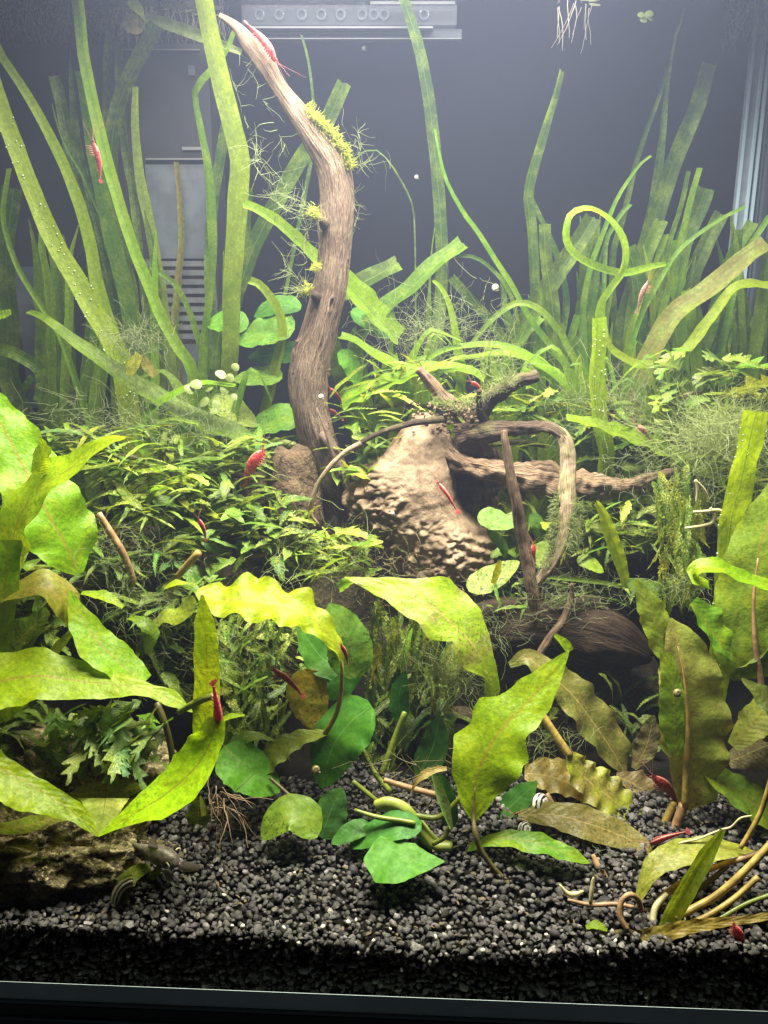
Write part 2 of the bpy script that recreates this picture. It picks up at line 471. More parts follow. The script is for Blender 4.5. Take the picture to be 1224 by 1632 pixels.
def leaf(name, parent, mat, mid, w, col, n=(0, -0.62, 0.78), fold=0.18, ripple=(0.0, 5.0), seg=30, cross=8, cut=False,
         stem=None, stem_r=4, stem_mat=None, lit=None, twist=0.0, jag=0.07, droop=0.0, label=None):
    """blade: mid = base..tip [(px,py,Y)], w = [(t, left px, right px)]; stored as a real curved sheet at its own depth"""
    pts = np.array([P(q[0], q[1], q[2] + YOFF) for q in mid])
    n_ = nrm(np.array(n, float))
    if lit is None: lit = 0.0 if mat in (M['val'], M['crypt_old']) else 0.55
    if lit: n_ = n_ + lit * nrm(np.array(lamp.location) * 100 - pts[len(pts) // 2])
    C = catmull(pts, seg + 1)
    T = np.gradient(C, axis=0)
    T = T / np.maximum(np.linalg.norm(T, axis=1)[:, None], 1e-9)
    wt = np.array([a[0] for a in w]); wl = np.array([a[1] for a in w]); wr = np.array([a[2] for a in w])
    verts, uv = [], []
    seed = random.random() * 50
    pS = None
    for i in range(seg + 1):
        t = i / seg
        c = C[i]
        nn = nrm(n_)
        if twist:
            a = twist * (t - 0.3)
            q = Quaternion(Vector(T[i]), a)
            nn = np.array(q @ Vector(nn))
        S = np.cross(T[i], nn)
        if np.linalg.norm(S) < 0.15:
            S = pS if pS is not None else np.cross(T[i], CAMN)
        S = nrm(S)
        if pS is not None:
            S = nrm(S * 0.6 + pS * 0.4) if np.dot(S, pS) > -0.2 else S
        pS = S
        U = nrm(np.cross(S, T[i]))
        view = nrm(c - CAM)
        Sp = S - view * np.dot(S, view)
        Sp = Sp - T[i] * np.dot(Sp, T[i]) * 0.0
        k = ppc(c) / max(0.45, np.linalg.norm(Sp))
        a, b = np.interp(t, wt, wl) * k, np.interp(t, wt, wr) * k
        for j in range(cross + 1):
            x = -1 + 2 * j / cross
            hw = b if x > 0 else a
            e = abs(x)
            hwj = hw * (1 + (0.3 * ripple[0] * e * math.sin(t * ripple[1] * 12.0 + seed * 3 + (1.3 if x > 0 else 0))) + jag * (noise.noise(Vector((t * 14, seed, x))) * e + 0.5 * noise.noise(Vector((t * 37, seed + 3, x))) * e))
            rp = 1.1 * ripple[0] * hw * (e ** 1.6) * math.sin(t * ripple[1] * 6.283 + (0.8 if x > 0 else 2.1) + seed) \
                + ripple[0] * 0.6 * hw * e * noise.noise(Vector((t * ripple[1] * 1.7, x * 1.5, seed)))
            up = fold * hw * (e ** 1.3) + rp + 0.05 * hw * noise.noise(Vector((t * 6, x * 3, seed + 9)))
            end = 0
            if cut and i == seg:
                end = 0.12 * (noise.noise(Vector((x * 5, seed, 2))) )
            p = c + S * (x * hwj) + U * up + T[i] * end
            verts.append(p)
            uv.append(((x + 1) / 2, t))
    faces = []
    for i in range(seg):
        for j in range(cross):
            a = i * (cross + 1) + j
            faces.append((a, a + 1, a + cross + 2, a + cross + 1))
    o = mesh_obj(name, verts, faces, mat, parent, uv)
    o.color = (*[min(1, max(0, x * random.uniform(0.88, 1.14))) for x in col], 1)
    if label: o["label"] = label
    if stem is not None:
        tube('petiole', parent, stem_mat or M['stem_green'], [(*q, stem_r) for q in stem], seg=14, sides=7)
    return o

def sweep(C, R, sides, rfun=None):
    n = len(C)
    T = np.gradient(C, axis=0)
    T = T / np.maximum(np.linalg.norm(T, axis=1)[:, None], 1e-9)
    U = nrm(np.cross(T[0], [0.31, 0.9, 0.2]))
    verts, uv = [], []
    L = 0
    for i in range(n):
        U = nrm(U - T[i] * np.dot(U, T[i]))
        V = np.cross(T[i], U)
        if i: L += np.linalg.norm(C[i] - C[i - 1])
        for j in range(sides):
            a = 2 * math.pi * j / sides
            r = R[i]
            d = U * math.cos(a) + V * math.sin(a)
            if rfun: r = rfun(i / (n - 1), a, r, C[i] + d * r, L)
            verts.append(C[i] + d * r)
            uv.append((abs(2 * j / sides - 1), L / 3.0))
    faces = []
    for i in range(n - 1):
        for j in range(sides):
            a, b = i * sides + j, i * sides + (j + 1) % sides
            faces.append((a, b, b + sides, a + sides))
    for e, s in ((0, -1), (n - 1, 1)):
        verts.append(C[e] + T[e] * s * R[e] * 0.25)
        uv.append((0.5, 0 if e == 0 else L / 3.0))
        k = len(verts) - 1
        for j in range(sides):
            a, b = e * sides + j, e * sides + (j + 1) % sides
            faces.append((k, b, a) if e == 0 else (k, a, b))
    return verts, faces, uv

def tube(name, parent, mat, path, seg=24, sides=8, rfun=None, org=None):
    """path [(px,py,Y,radius px)]"""
    pts = np.array([P(q[0], q[1], q[2] + YOFF) for q in path])
    C = catmull(pts, seg)
    rr = np.array([q[3] * SR * ppc(p) for q, p in zip(path, pts)])
    cum = np.concatenate([[0], np.cumsum(np.linalg.norm(np.diff(pts, axis=0), axis=1))])
    R = np.interp(np.linspace(0, cum[-1], seg), cum, rr)
    v, f, uv = sweep(C, R, sides, rfun)
    return mesh_obj(name, v, f, mat, parent, uv, org=org)

def bark_fun(seed, ridge=0.08, lump=0.12, freq=9.0, dents=(), kf=0.5):
    def f(t, a, r, p, L):
        x = noise.noise(Vector((math.cos(a) * freq, math.sin(a) * freq, L * 0.55 + seed)))
        x += 0.6 * noise.noise(Vector((math.cos(a) * freq * 2.3, math.sin(a) * freq * 2.3, L * 1.1 + seed * 2)))
        y = noise.noise(Vector((math.cos(a) * 1.3, math.sin(a) * 1.3, L * kf + seed * 3)))
        if kf > 1: y += 0.6 * noise.noise(Vector((math.cos(a) * 2.5, math.sin(a) * 2.5, L * kf * 2.2 + seed)))
        d = 0
        for (dt, da, size, amt) in dents:
            dd = math.hypot((t - dt) / size, (math.atan2(math.sin(a - da), math.cos(a - da))) / (size * 9))
            if dd < 1.6:
                d += amt * (math.exp(-dd * dd * 3) - 0.45 * math.exp(-((dd - 1.0) ** 2) * 8))
        return r * (1 + ridge * x + lump * y - d)
    return f

def filaments(name, parent, mat, strands, r=0.011, seg=7, curl=0.5, label=None, group=None, cat=None, kind='stuff', grav=0.0):
    """fine threads; strands = [(start, direction, length)], all cm"""
    V, Fc = [], []
    org = strands[0][0]
    for (s, d, L) in strands:
        p = np.array(s, float); d = nrm(np.array(d, float))
        base = len(V)
        h = L / seg
        for i in range(seg + 1):
            rr = r * (1 - 0.6 * i / seg)
            a = nrm(np.cross(d, [0.3, 0.5, 0.8])); b = np.cross(d, a)
            for k in range(3):
                an = k * 2.094
                V.append(p + (a * math.cos(an) + b * math.sin(an)) * rr)
            d = nrm(d + rng.normal(0, curl, 3) * 0.6 + np.array([0, 0, grav]))
            p = p + d * h
        for i in range(seg):
            for k in range(3):
                q, q2 = base + i * 3 + k, base + i * 3 + (k + 1) % 3
                Fc.append((q, q2, q2 + 3, q + 3))
    o = mesh_obj(name, V, Fc, mat, parent, None, org=org)
    if kind: o["kind"] = kind
    if label: tag(o, label, cat, group)
    return o

def tuft(px, py, Y, spread, n, L, mat, label, r=0.011, up=0.6, curl=0.45, grav=0.0, name='hair_algae', flat=1.0):
    c = P(px, py, Y); k = ppc(c)
    st = []
    for i in range(n):
        s = c + rng.normal(0, spread * k * 0.5, 3) * np.array([1, 0.8, 0.55 * flat])
        d = rng.normal(0, 1, 3) + np.array([0, -0.2, up])
        st.append((s, d, L * k * rng.uniform(0.5, 1.3)))
    return filaments(name, None, mat, st, r=r, curl=curl, label=label, cat='algae' if 'moss' not in name else 'moss', grav=grav)

def ico(sub):
    bm = bmesh.new()
    bmesh.ops.create_icosphere(bm, subdivisions=sub, radius=1.0)
    v = np.array([x.co[:] for x in bm.verts]); f = [[q.index for q in x.verts] for x in bm.faces]
    bm.free()
    return v, np.array(f)

def rock(name, label, cat, c, size, mat, sub=5, amp=0.25, freq=1.6, pit=0.0, seed=0.0, pf=6.0):
    v, f = ico(sub)
    out = []
    for p in v:
        d = 1 + amp * noise.fractal(Vector(p * freq + seed), 1.0, 2.0, 4)
        if pit:
            d -= pit * max(0, noise.fractal(Vector(p * pf + seed * 2), 0.8, 2.0, 3) + 0.15)
            vo = noise.voronoi(Vector(p * pf * 1.1 + seed))[0][0]
            d -= pit * 0.8 * max(0, 0.32 - vo)
        out.append(p * d * np.array(size) + np.array(c))
    o = mesh_obj(name, out, f, mat, None, None, org=c)
    return tag(o, label, cat)

# gravel height (cm) of the bed
def bed(x, y):
    yy = y + 0.047 * x
    zf = np.interp(x, [-16, -12, -5, -1, 2, 5, 8, 12, 16], [2.3, 2.4, 2.4, 2.05, 1.8, 2.05, 2.45, 2.5, 2.4])
    k = np.clip((yy - 21.9) / 3.0, 0, 1)
    z = zf * (1 - k) + k * np.interp(yy, [21.9, 24, 28, 34, 42, 54], [2.3, 2.65, 3.3, 4.4, 5.6, 6.5])
    return z + 0.10 * noise.noise(Vector((x * 0.3, y * 0.3, 1.5))) + 0.08 * noise.noise(Vector((x * 0.9, y * 0.9, 4)))

YAW = 0.047
def front(x):        # depth of the front pane at x: the tank stands turned by 2.7 degrees
    return 21.9 - YAW * x

# ================================================================== SETTING
# ---- gravel bed
gx = np.linspace(-34, 30, 110); gy = np.linspace(0, 1, 70)
V, Fc = [], []
for iy, b in enumerate(gy):
    for x in gx:
        y = front(x) + 0.25 + b * 31
        V.append((x, y, bed(x, y) - 0.22))
for iy in range(len(gy) - 1):
    for ix in range(len(gx) - 1):
        a = iy * len(gx) + ix
        Fc.append((a, a + 1, a + len(gx) + 1, a + len(gx)))
# front face of the bed down to the tank floor
n0 = len(V)
for x in gx: V.append((x, front(x) + 0.25, -0.2))
for ix in range(len(gx) - 1): Fc.append((ix, n0 + ix, n0 + ix + 1, ix + 1))
ground = mesh_obj('ground', V, Fc, M['soil'], None, None, org=(0, 22, 0))
ground["kind"] = 'structure'
ground["label"] = 'dark gravel bed of the tank sloping up from the front pane'

iv, if_ = ico(1)
protos = []
for k in range(40):
    sx = np.array([1.0, random.uniform(0.65, 1.0), random.uniform(0.5, 0.85)])
    q = iv.copy()
    for pl in range(9):
        d = nrm(rng.normal(0, 1, 3)); h = random.uniform(0.55, 0.85)
        e = np.maximum(0, q @ d - h)
        q = q - e[:, None] * d * 0.95
    q = np.array([p * (1 + 0.10 * noise.noise(Vector(p * 1.8 + k * 3.1))) for p in q]) * sx
    protos.append(q * 1.22)
def rotm():
    q = rng.normal(0, 1, 4); q /= np.linalg.norm(q)
    return np.array(Quaternion(q).to_matrix())
pos = []
sp_ = 0.195
for x in np.arange(-17, 17, sp_):
    for d in np.arange(0.15, 12.5, sp_):
        if d > 7.6 + 1.2 * noise.noise(Vector((x * .5, d, 0))): continue
        xx, yy = x + rng.normal(0, 0.06), front(x) + d + rng.normal(0, 0.06)
        wv = abs(xx) > 0.52 * yy + 2.5
        if wv: continue
        pos.append((xx, yy, bed(xx, yy) - 0.06 + rng.normal(0, 0.05), random.uniform(0.10, 0.15)))
        if random.random() < 0.22:
            pos.append((xx + 0.1, yy + 0.1, bed(xx, yy) + 0.06, random.uniform(0.09, 0.145)))
for x in np.arange(-14, 14, 0.21):
    for z in np.arange(-0.1, 2.5, 0.2):
        xx = x + rng.normal(0, 0.05)
        if z + 0.05 > bed(xx, front(xx)): continue
        pos.append((xx, front(xx) + 0.17 + rng.uniform(-0.03, 0.07), z + rng.normal(0, 0.05), random.uniform(0.105, 0.155)))
Vs, Fs, Cs = [], [], []
nv = len(iv)
for i, (x, y, z, r) in enumerate(pos):
    R = rotm()
    q = protos[i % 40] @ R.T * r * random.choice((0.6, 0.8, 1.0, 1.0, 1.15, 1.4)) * np.array([1, 1, 0.85]) + np.array([x, y, z])
    yy = q[:, 1] - (front(q[:, 0]) + 0.02)
    q[:, 1] = np.where(yy < 0, q[:, 1] - yy, q[:, 1])
    Vs.append(q); Fs.append(if_ + i * nv)
    g = 0.031 * random.uniform(0.5, 1.8) if random.random() < 0.9 else random.uniform(0.07, 0.15)
    Cs.append(np.tile([g, g * random.uniform(0.94, 1.0), g * random.uniform(0.85, 0.98), 1.0], (nv, 1)))
Vs = np.vstack(Vs); Fs = np.vstack(Fs); Cs = np.vstack(Cs)
me = bpy.data.meshes.new('gravel')
me.vertices.add(len(Vs)); me.vertices.foreach_set('co', (Vs / 100 - np.array([0, .22, 0])).ravel())
me.loops.add(Fs.size); me.loops.foreach_set('vertex_index', Fs.ravel().astype(np.int32))
me.polygons.add(len(Fs)); me.polygons.foreach_set('loop_start', np.arange(0, Fs.size, 3, dtype=np.int32))
me.polygons.foreach_set('use_smooth', np.ones(len(Fs), dtype=bool))
ca = me.color_attributes.new('stone_grey', 'FLOAT_COLOR', 'POINT'); ca.data.foreach_set('color', Cs.ravel().astype(np.float32))
me.update(); me.validate()
me.set_sharp_from_angle(angle=math.radians(58))
me.materials.append(M['gravel'])
gravel = bpy.data.objects.new('gravel', me); link(gravel, ground); gravel["kind"] = 'stuff'
# pale pebbles one can pick out
pebm = []
for k in range(5):
    me = bpy.data.meshes.new('pebble')
    me.from_pydata([tuple(x) for x in protos[k] / 100], [], [tuple(map(int, x)) for x in if_])
    me.polygons.foreach_set('use_smooth', [True] * len(me.polygons)); me.materials.append(M['pebble'])
    pebm.append(me)
pebpx = [(357, 1427, 6), (266, 1452, 4), (267, 1453, 4), (303, 1500, 4), (452, 1478, 5), (470, 1393, 5), (515, 1477, 6), (556, 1470, 5), (567, 1466, 4),
         (477, 1503, 6), (540, 1517, 6), (572, 1518, 6), (126, 1415, 4), (108, 1488, 5), (59, 1501, 5), (86, 1501, 4), (35, 1490, 3), (693, 1494, 6), (620, 1481, 5), (770, 1515, 6),
         (761, 1530, 5), (726, 1553, 5), (685, 1535, 4), (831, 1505, 4), (854, 1516, 5), (903, 1530, 5), (924, 1531, 5), (955, 1520, 6), (973, 1535, 6), (954, 1548, 4),
         (640, 1545, 4), (1030, 1588, 4), (1152, 1555, 4), (370, 1475, 5), (386, 1476, 5), (400, 1510, 4), (348, 1518, 4), (205, 1523, 4), (437, 1523, 4), (715, 1480, 5), (810, 1470, 4), (870, 1490, 4), (595, 1500, 4), (1085, 1545, 4), (980, 1500, 4)]
for i, (px, py, r) in enumerate(pebpx):
    # march along the view ray to the bed
    for Y in np.arange(21.6, 34, 0.03):
        p = P(px, py, Y)
        if p[1] < front(p[0]) + 0.12: continue
        if p[2] <= bed(p[0], p[1]) + 0.08: break
    o = bpy.data.objects.new('pebble', pebm[i % 5]); link(o, ground)
    s = r * ppc(p) * 1.0
    o.location = tuple(p / 100 - np.array([0, .22, 0])); o.scale = (s, s * 0.9, s)
    o.rotation_euler = (random.random() * 6, random.random() * 6, random.random() * 6)

# ---- the tank: panes, rim, corner bead
tank = thing('aquarium', 'clear glass aquarium with dark back and grey rim along the bottom', 'aquarium', (0, 22, 0))
def quad_box(name, parent, mat, x0, x1, y0, y1, z0, z1, yaw=True):
    vs = []
    for x in (x0, x1):
        for y in (y0, y1):
            for z in (z0, z1):
                vs.append((x, y - (YAW * x if yaw else 0), z))
    f = [(0, 1, 3, 2), (4, 6, 7, 5), (0, 4, 5, 1), (2, 3, 7, 6), (0, 2, 6, 4), (1, 5, 7, 3)]
    return mesh_obj(name, vs, f, mat, parent, None, smooth=False)
BACK = 53.5
WZ = 37.6
XR = 22.2
quad_box('front_pane', tank, M['clear'], -34, XR + .6, 21.3, 21.8, -0.35, 41)
quad_box('back_pane', tank, M['back_pane'], -34, XR + .6, BACK, BACK + .6, -0.5, 42)
quad_box('side_pane', tank, M['side_glass'], XR, XR + .6, 21.85, BACK - .05, -0.5, 42)
quad_box('floor_pane', tank, M['rim_dark'], -34, XR + .6, 21.3, BACK + .6, -1.1, -0.55)
# bottom rim along the front pane
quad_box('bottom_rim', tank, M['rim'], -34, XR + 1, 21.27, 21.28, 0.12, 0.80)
quad_box('glass_edge', tank, M['rim_line'], -34, XR + 1, 21.20, 21.27, 0.0, 0.10)
quad_box('base_frame', tank, M['rim_dark'], -34, XR + 1, 21.18, 21.25, -3.5, -0.02)
quad_box('frame_line', tank, M['rim_line'], -34, XR + 1, 21.10, 21.16, -0.55, -0.50)
# back right corner bead: two bright glass edges and a silicone fillet
for nm, mt, dx, ww, dy in (('glass_edge', 'glass_edge', -0.42, 0.16, -0.30), ('silicone_bead', 'silicone', -0.75, 0.70, -0.18), ('glass_edge', 'glass_edge', -1.0, 0.13, -0.30), ('glass_edge', 'glass_edge', 0.0 - 0.12, 0.10, -0.45)):
    x0 = XR + dx
    quad_box(nm, tank, M[mt], x0 - ww / 2, x0 + ww / 2, BACK + dy - 0.2, BACK + dy + 0.12, 4, 41)

water = mesh_obj('water_surface', [(-34, 22 + 1.6, WZ), (XR, 22 - 1.1, WZ), (XR, BACK - 1.1, WZ), (-34, BACK + 1.6, WZ)], [(0, 3, 2, 1)], M['water'], None, None, org=(0, 30, WZ))
water["kind"] = 'structure'

# ---- filter box behind the left leaves
filt = thing('internal_filter', 'dark internal filter box with grey slatted panels behind the left leaves', 'filter', P(200, 640, 50))
def pbox(name, parent, mat, px0, py0, px1, py1, Y, dy, bev=0):
    a, b = P(px0, py1, Y), P(px1, py0, Y)
    z0, z1 = P(px0, py1, Y)[2], P(px1, py0, Y)[2]
    x0, x1 = P((px0), (py0 + py1) / 2, Y)[0], P(px1, (py0 + py1) / 2, Y)[0]
    vs = [(x, y, z) for x in (x0, x1) for y in (Y, Y + dy) for z in (z0, z1)]
    f = [(0, 1, 3, 2), (4, 6, 7, 5), (0, 4, 5, 1), (2, 3, 7, 6), (0, 2, 6, 4), (1, 5, 7, 3)]
    return mesh_obj(name, vs, f, mat, parent, None, smooth=False)
pbox('body', filt, M['black_plastic'], -60, 70, 348, 780, 49.4, 3.5)
pbox('lid_edge', filt, M['acrylic_edge'], 192, 78, 318, 80, 49.25, 0.12)
pbox('hinge', filt, M['grey_panel'], 300, 104, 310, 120, 49.25, 0.12)
pbox('panel', filt, M['grey_panel'], 236, 262, 334, 412, 49.15, 0.22)
pbox('panel_edge', filt, M['acrylic_edge'], 232, 252, 326, 254.5, 49.05, 0.3)
pbox('panel_edge', filt, M['acrylic_edge'], 290, 234, 320, 239, 49.2, 0.15)
pbox('panel_frame', filt, M['slat'], 334.6, 262, 341, 560, 49.1, 0.28)
pbox('slot_back', filt, M['slot'], 226, 413, 334, 548, 49.34, 0.05)
for k in range(9):
    pbox('slat', filt, M['slat'], 228, 416 + k * 14.5, 333.5, 424.5 + k * 14.5, 49.12, 0.20)
pbox('panel', filt, M['grey_panel'], 34, 425, 108, 650, 49.15, 0.22)
for k in range(9):
    pbox('slat', filt, M['slat'], -40, 440 + k * 13, 14, 447 + k * 13, 49.12, 0.20)
pbox('panel', filt, M['grey_panel'], 200, 549, 334, 640, 49.15, 0.22)

# ---- clear spray bar under the water at the top
bar = thing('spray_bar', 'clear acrylic spray bar with a row of holes at the water surface', 'spray bar', P(560, 30, 51))
pbox('tube', bar, M['acrylic'], 385, 8, 728, 40, 50.6, 1.2)
pbox('lower_ledge', bar, M['acrylic_edge'], 400, 41.5, 690, 45, 50.4, 0.8)
pbox('shelf', bar, M['acrylic'], 392, 46, 736, 60, 50.9, 0.5)
pbox('shelf_edge', bar, M['acrylic_edge'], 392, 60.5, 736, 62, 50.8, 0.6)
pbox('top_edge', bar, M['acrylic_edge'], 590, 2, 725, 6.5, 50.5, 0.9)
hv, hf = [], []
for i in range(14):
    for j in range(6):
        a, b = i * 2 * math.pi / 14, j * 2 * math.pi / 6
        r = 0.24 + 0.075 * math.cos(b)
        hv.append((r * math.cos(a), 0.075 * math.sin(b), r * math.sin(a)))
for i in range(14):
    for j in range(6):
        hf.append((i * 6 + j, ((i + 1) % 14) * 6 + j, ((i + 1) % 14) * 6 + (j + 1) % 6, i * 6 + (j + 1) % 6))
for k, px in enumerate([414, 445, 481, 512, 543, 577, 596, 612, 676]):
    c = P(px, 23, 50.5)
    mesh_obj('nozzle', np.array(hv) + c, hf, M['acrylic'], bar)

# ================================================================== DRIFTWOOD
# tall branch
b0 = P(540, 860, 40)
tall = thing('driftwood_branch', 'tall tapering driftwood branch with fibrous pale bark rising to the surface', 'driftwood', b0)
tube('branch', tall, M['bark'],
     [(350, 24, 38, 4), (378, 44, 38, 8), (400, 72, 38, 13), (424, 105, 38, 14.5), (446, 142, 38.2, 13), (476, 184, 38.4, 17), (505, 222, 38.6, 23), (530, 264, 38.8, 26),
      (537, 310, 39, 26), (536, 355, 39, 27), (531, 420, 39, 25), (523, 475, 39, 26), (510, 525, 39, 28), (496, 572, 39, 30), (491, 615, 39, 30), (495, 660, 39, 28),
      (507, 705, 39.2, 29), (522, 760, 39.5, 31), (535, 820, 40, 34), (545, 880, 40, 38)],
     seg=230, sides=96, rfun=bark_fun(2.0, 0.11, 0.09, 11.0, dents=((0.395, 3.6, 0.014, 0.45), (0.545, 4.2, 0.018, 0.55), (0.66, 4.6, 0.016, 0.5), (0.69, 3.3, 0.012, 0.4), (0.51, 1.0, 0.012, 0.35), (0.6, 2.4, 0.01, 0.35), (0.72, 5.0, 0.012, 0.4), (0.57, 5.5, 0.010, 0.4), (0.47, 5.0, 0.008, 0.35), (0.63, 5.9, 0.008, 0.4), (0.75, 0.4, 0.012, 0.4), (0.44, 0.2, 0.009, 0.3))))
for k, (px, py, Y, dx, dy) in enumerate([(510, 352, 37.8, -8, -5), (498, 470, 37.8, -10, -8)]):
    tube('knot', tall, M['root_dark'], [(px + 10, py + 6, Y + 0.9, 11), (px + 5, py + 2, Y + 0.45, 8), (px + 3 + dx * 0.25, py + dy * 0.25, Y + 0.25, 3)], seg=8, sides=12, rfun=bark_fun(k, 0.1, 0.15, 3))
for k in range(9):
    y0 = 670 + k * 6
    tube('bark_fibre', tall, M['bark'], [(505 + k * 2.5, y0 - 20, 37.6, 2), (520 + k * 2, y0 + 20, 37.4, 2), (528 + k * 1.5, y0 + 60, 37.6, 1.6), (536 + k, y0 + 90, 38, 0.8)], seg=12, sides=5)
tube('root', tall, M['bark'], [(515, 690, 38.2, 10), (540, 730, 37.6, 8), (556, 770, 37.2, 7), (562, 800, 37, 6)], seg=18, sides=12, rfun=bark_fun(5, 0.1, 0.1, 4))

# burl stump
burl = thing('driftwood_stump', 'knobbly tan driftwood stump with spreading dark and pale roots', 'driftwood', P(705, 935, 37))
rows = [(659, 668, 690), (664, 658, 700), (674, 651, 707), (690, 636, 717), (710, 621, 723), (727, 608, 724), (743, 580, 725), (763, 560, 726), (789, 547, 729), (812, 552, 742),
        (834, 576, 772), (850, 592, 787), (874, 608, 795), (893, 611, 785), (908, 632, 762), (918, 660, 735), (926, 690, 712)]
ys = np.array([r[0] for r in rows]); xl = np.array([r[1] for r in rows]); xr = np.array([r[2] for r in rows])
nr, ns = 170, 200
V, Fc = [], []
for i in range(nr):
    yy = ys[0] + (ys[-1] - ys[0]) * i / (nr - 1)
    l, r = np.interp(yy, ys, xl), np.interp(yy, ys, xr)
    cpx, hw = (l + r) / 2, (r - l) / 2
    Yc = 37.6
    c = P(cpx, yy, Yc); k = ppc(c)
    dep = min(hw * 0.85, 75) * k
    for j in range(ns):
        a = 2 * math.pi * j / ns
        ca_, sa_ = math.cos(a), math.sin(a)
        p = c + np.array([ca_ * hw * k, -sa_ * dep, sa_ * dep * -0.10])
        d = nrm(np.array([ca_ * dep, -sa_ * hw * k, 0.15]))
        pxx = cpx + ca_ * hw
        # burl areas: left swelling and lower rim
        m1 = math.exp(-(((pxx - 592) / 55) ** 2 + ((yy - 792) / 48) ** 2) * 1.2)
        m2 = math.exp(-(((pxx - 690) / 75) ** 2 + ((yy - 868) / 40) ** 2) * 1.1)
        m3 = math.exp(-(((pxx - 640) / 50) ** 2 + ((yy - 850) / 35) ** 2))
        mk = min(1, max(m1, m2, m3) * 1.25)
        mk *= 0.45 + 0.55 * min(1, max(0, 0.5 + 1.6 * noise.noise(Vector(p) * 0.8 + Vector((4, 2, 7)))))
        q = Vector(p)
        wq = q * 1.5 + 0.9 * noise.noise_vector(q * 0.9) + 0.35 * noise.noise_vector(q * 3.1)
        vd = noise.voronoi(wq)[0]
        eye = math.exp(-(vd[0] / 0.34) ** 2)                          # rounded knobs
        pit = math.exp(-(vd[0] / 0.10) ** 2)                          # a hole in the middle of each
        kn = 0.52 * eye - 0.42 * pit - 0.20 * math.exp(-((vd[1] - vd[0]) / 0.10) ** 2)
        kn += 0.30 * (noise.ridged_multi_fractal(wq * 1.3, 0.9, 2.1, 4, 0.9, 2.0) - 1.0) * 0.35
        wr_ = 0.22 * math.sin(16 * noise.noise(q * 0.8) + 2.5 * noise.noise(q * 2.3))
        sm = 0.05 * noise.fractal(q * 1.2, 1, 2, 3) + 0.02 * noise.noise(Vector((q.x * 7, q.y * 7, q.z * 1.6)))
        # drawn-out folds at the lower right
        m4 = math.exp(-(((pxx - 762) / 38) ** 2 + ((yy - 862) / 30) ** 2))
        fo = 0.10 * math.sin(q.z * 14 + q.x * 5 + 3 * noise.noise(q * 1.1))
        V.append(p + d * (mk * (kn + wr_ * 0.5) * 0.9 + sm + m4 * fo))
for i in range(nr - 1):
    for j in range(ns):
        a, b = i * ns + j, i * ns + (j + 1) % ns
        Fc.append((a, a + ns, b + ns, b))
V.append(np.mean(V[:ns], axis=0)); V.append(np.mean(V[(nr - 1) * ns:nr * ns], axis=0))
for j in range(ns):
    Fc.append((len(V) - 2, j, (j + 1) % ns)); Fc.append((len(V) - 1, (nr - 1) * ns + (j + 1) % ns, (nr - 1) * ns + j))
mesh_obj('burl', V, Fc, M['burl'], burl)
def root(name, mat, path, seg=60, sides=28, seed=0.0, ridge=0.09, lump=0.14, freq=4.0):
    return tube(name, burl, M[mat], path, int(seg * 1.6), sides, bark_fun(seed, ridge, lump * 2.0, freq, kf=1.5))
root('stub', 'root', [(667, 588, 37.5, 7), (680, 603, 37.5, 8.5), (700, 626, 37.5, 10), (722, 648, 37.6, 13), (745, 672, 37.8, 18), (765, 705, 38, 24), (775, 745, 38.2, 26)], 60, 26, 1)
root('stub', 'root_dark', [(857, 598, 37, 10), (848, 601, 37, 11), (825, 608, 37, 11), (800, 622, 37, 13), (778, 640, 37.2, 14), (764, 662, 37.4, 15), (758, 690, 37.6, 16)], 60, 26, 2)
root('twig', 'root_dark', [(764, 622, 36.4, 4), (763, 645, 36.6, 5), (770, 672, 37, 8)], 20, 10, 3)
root('arm', 'root_dark', [(735, 700, 37.4, 26), (770, 690, 37, 20), (810, 684, 36.4, 12), (845, 682, 36, 10), (872, 681, 35.6, 10), (892, 690, 35.2, 9), (903, 706, 35, 8), (905, 725, 34.9, 5)], 70, 26, 4)
root('hanging_root', 'root_pale', [(880, 684, 35.4, 6), (894, 692, 35.2, 10), (903, 712, 35, 11.5), (905, 740, 34.8, 13), (904, 775, 34.4, 14), (905, 805, 34, 13), (900, 845, 33.6, 11), (890, 878, 33.2, 9), (868, 912, 32.8, 8), (850, 938, 32.6, 5)], 80, 24, 5, 0.06, 0.10)
root('arm', 'root', [(705, 712, 37.2, 12), (735, 738, 36.8, 14), (775, 748, 36.4, 17), (820, 757, 36.2, 20), (870, 765, 36, 25), (915, 774, 36, 25), (955, 776, 35.8, 19), (1000, 776, 35.6, 13), (1030, 766, 35.5, 10), (1062, 756, 35.4, 8), (1082, 750, 35.4, 5)], 110, 34, 6, 0.10, 0.22)
root('root_mass', 'root_dark', [(735, 700, 38, 30), (760, 740, 38.4, 40), (765, 790, 38.6, 38), (755, 840, 39, 34), (740, 900, 39, 30)], 50, 30, 7, 0.1, 0.2)
root('hanging_root', 'root', [(803, 686, 32.6, 5), (806, 710, 32.4, 6), (814, 755, 32.2, 7.5), (823, 800, 32, 9), (831, 850, 32, 10), (841, 900, 31.8, 10), (849, 948, 31.6, 10), (852, 1000, 31.6, 9)], 60, 18, 8, 0.06, 0.10)
root('thin_root', 'root_dark', [(705, 668, 36.4, 6), (680, 671, 36, 6), (650, 676, 35.6, 5), (605, 690, 35.2, 4), (570, 708, 35, 4)], 40, 10, 9, 0.05, 0.1)
root('thin_root', 'root_pale', [(575, 706, 35, 4), (548, 722, 34.8, 4), (525, 745, 34.6, 4), (507, 772, 34.6, 4), (497, 800, 34.6, 4), (495, 818, 34.6, 3), (507, 835, 34.6, 2.5)], 40, 9, 10, 0.05, 0.1)
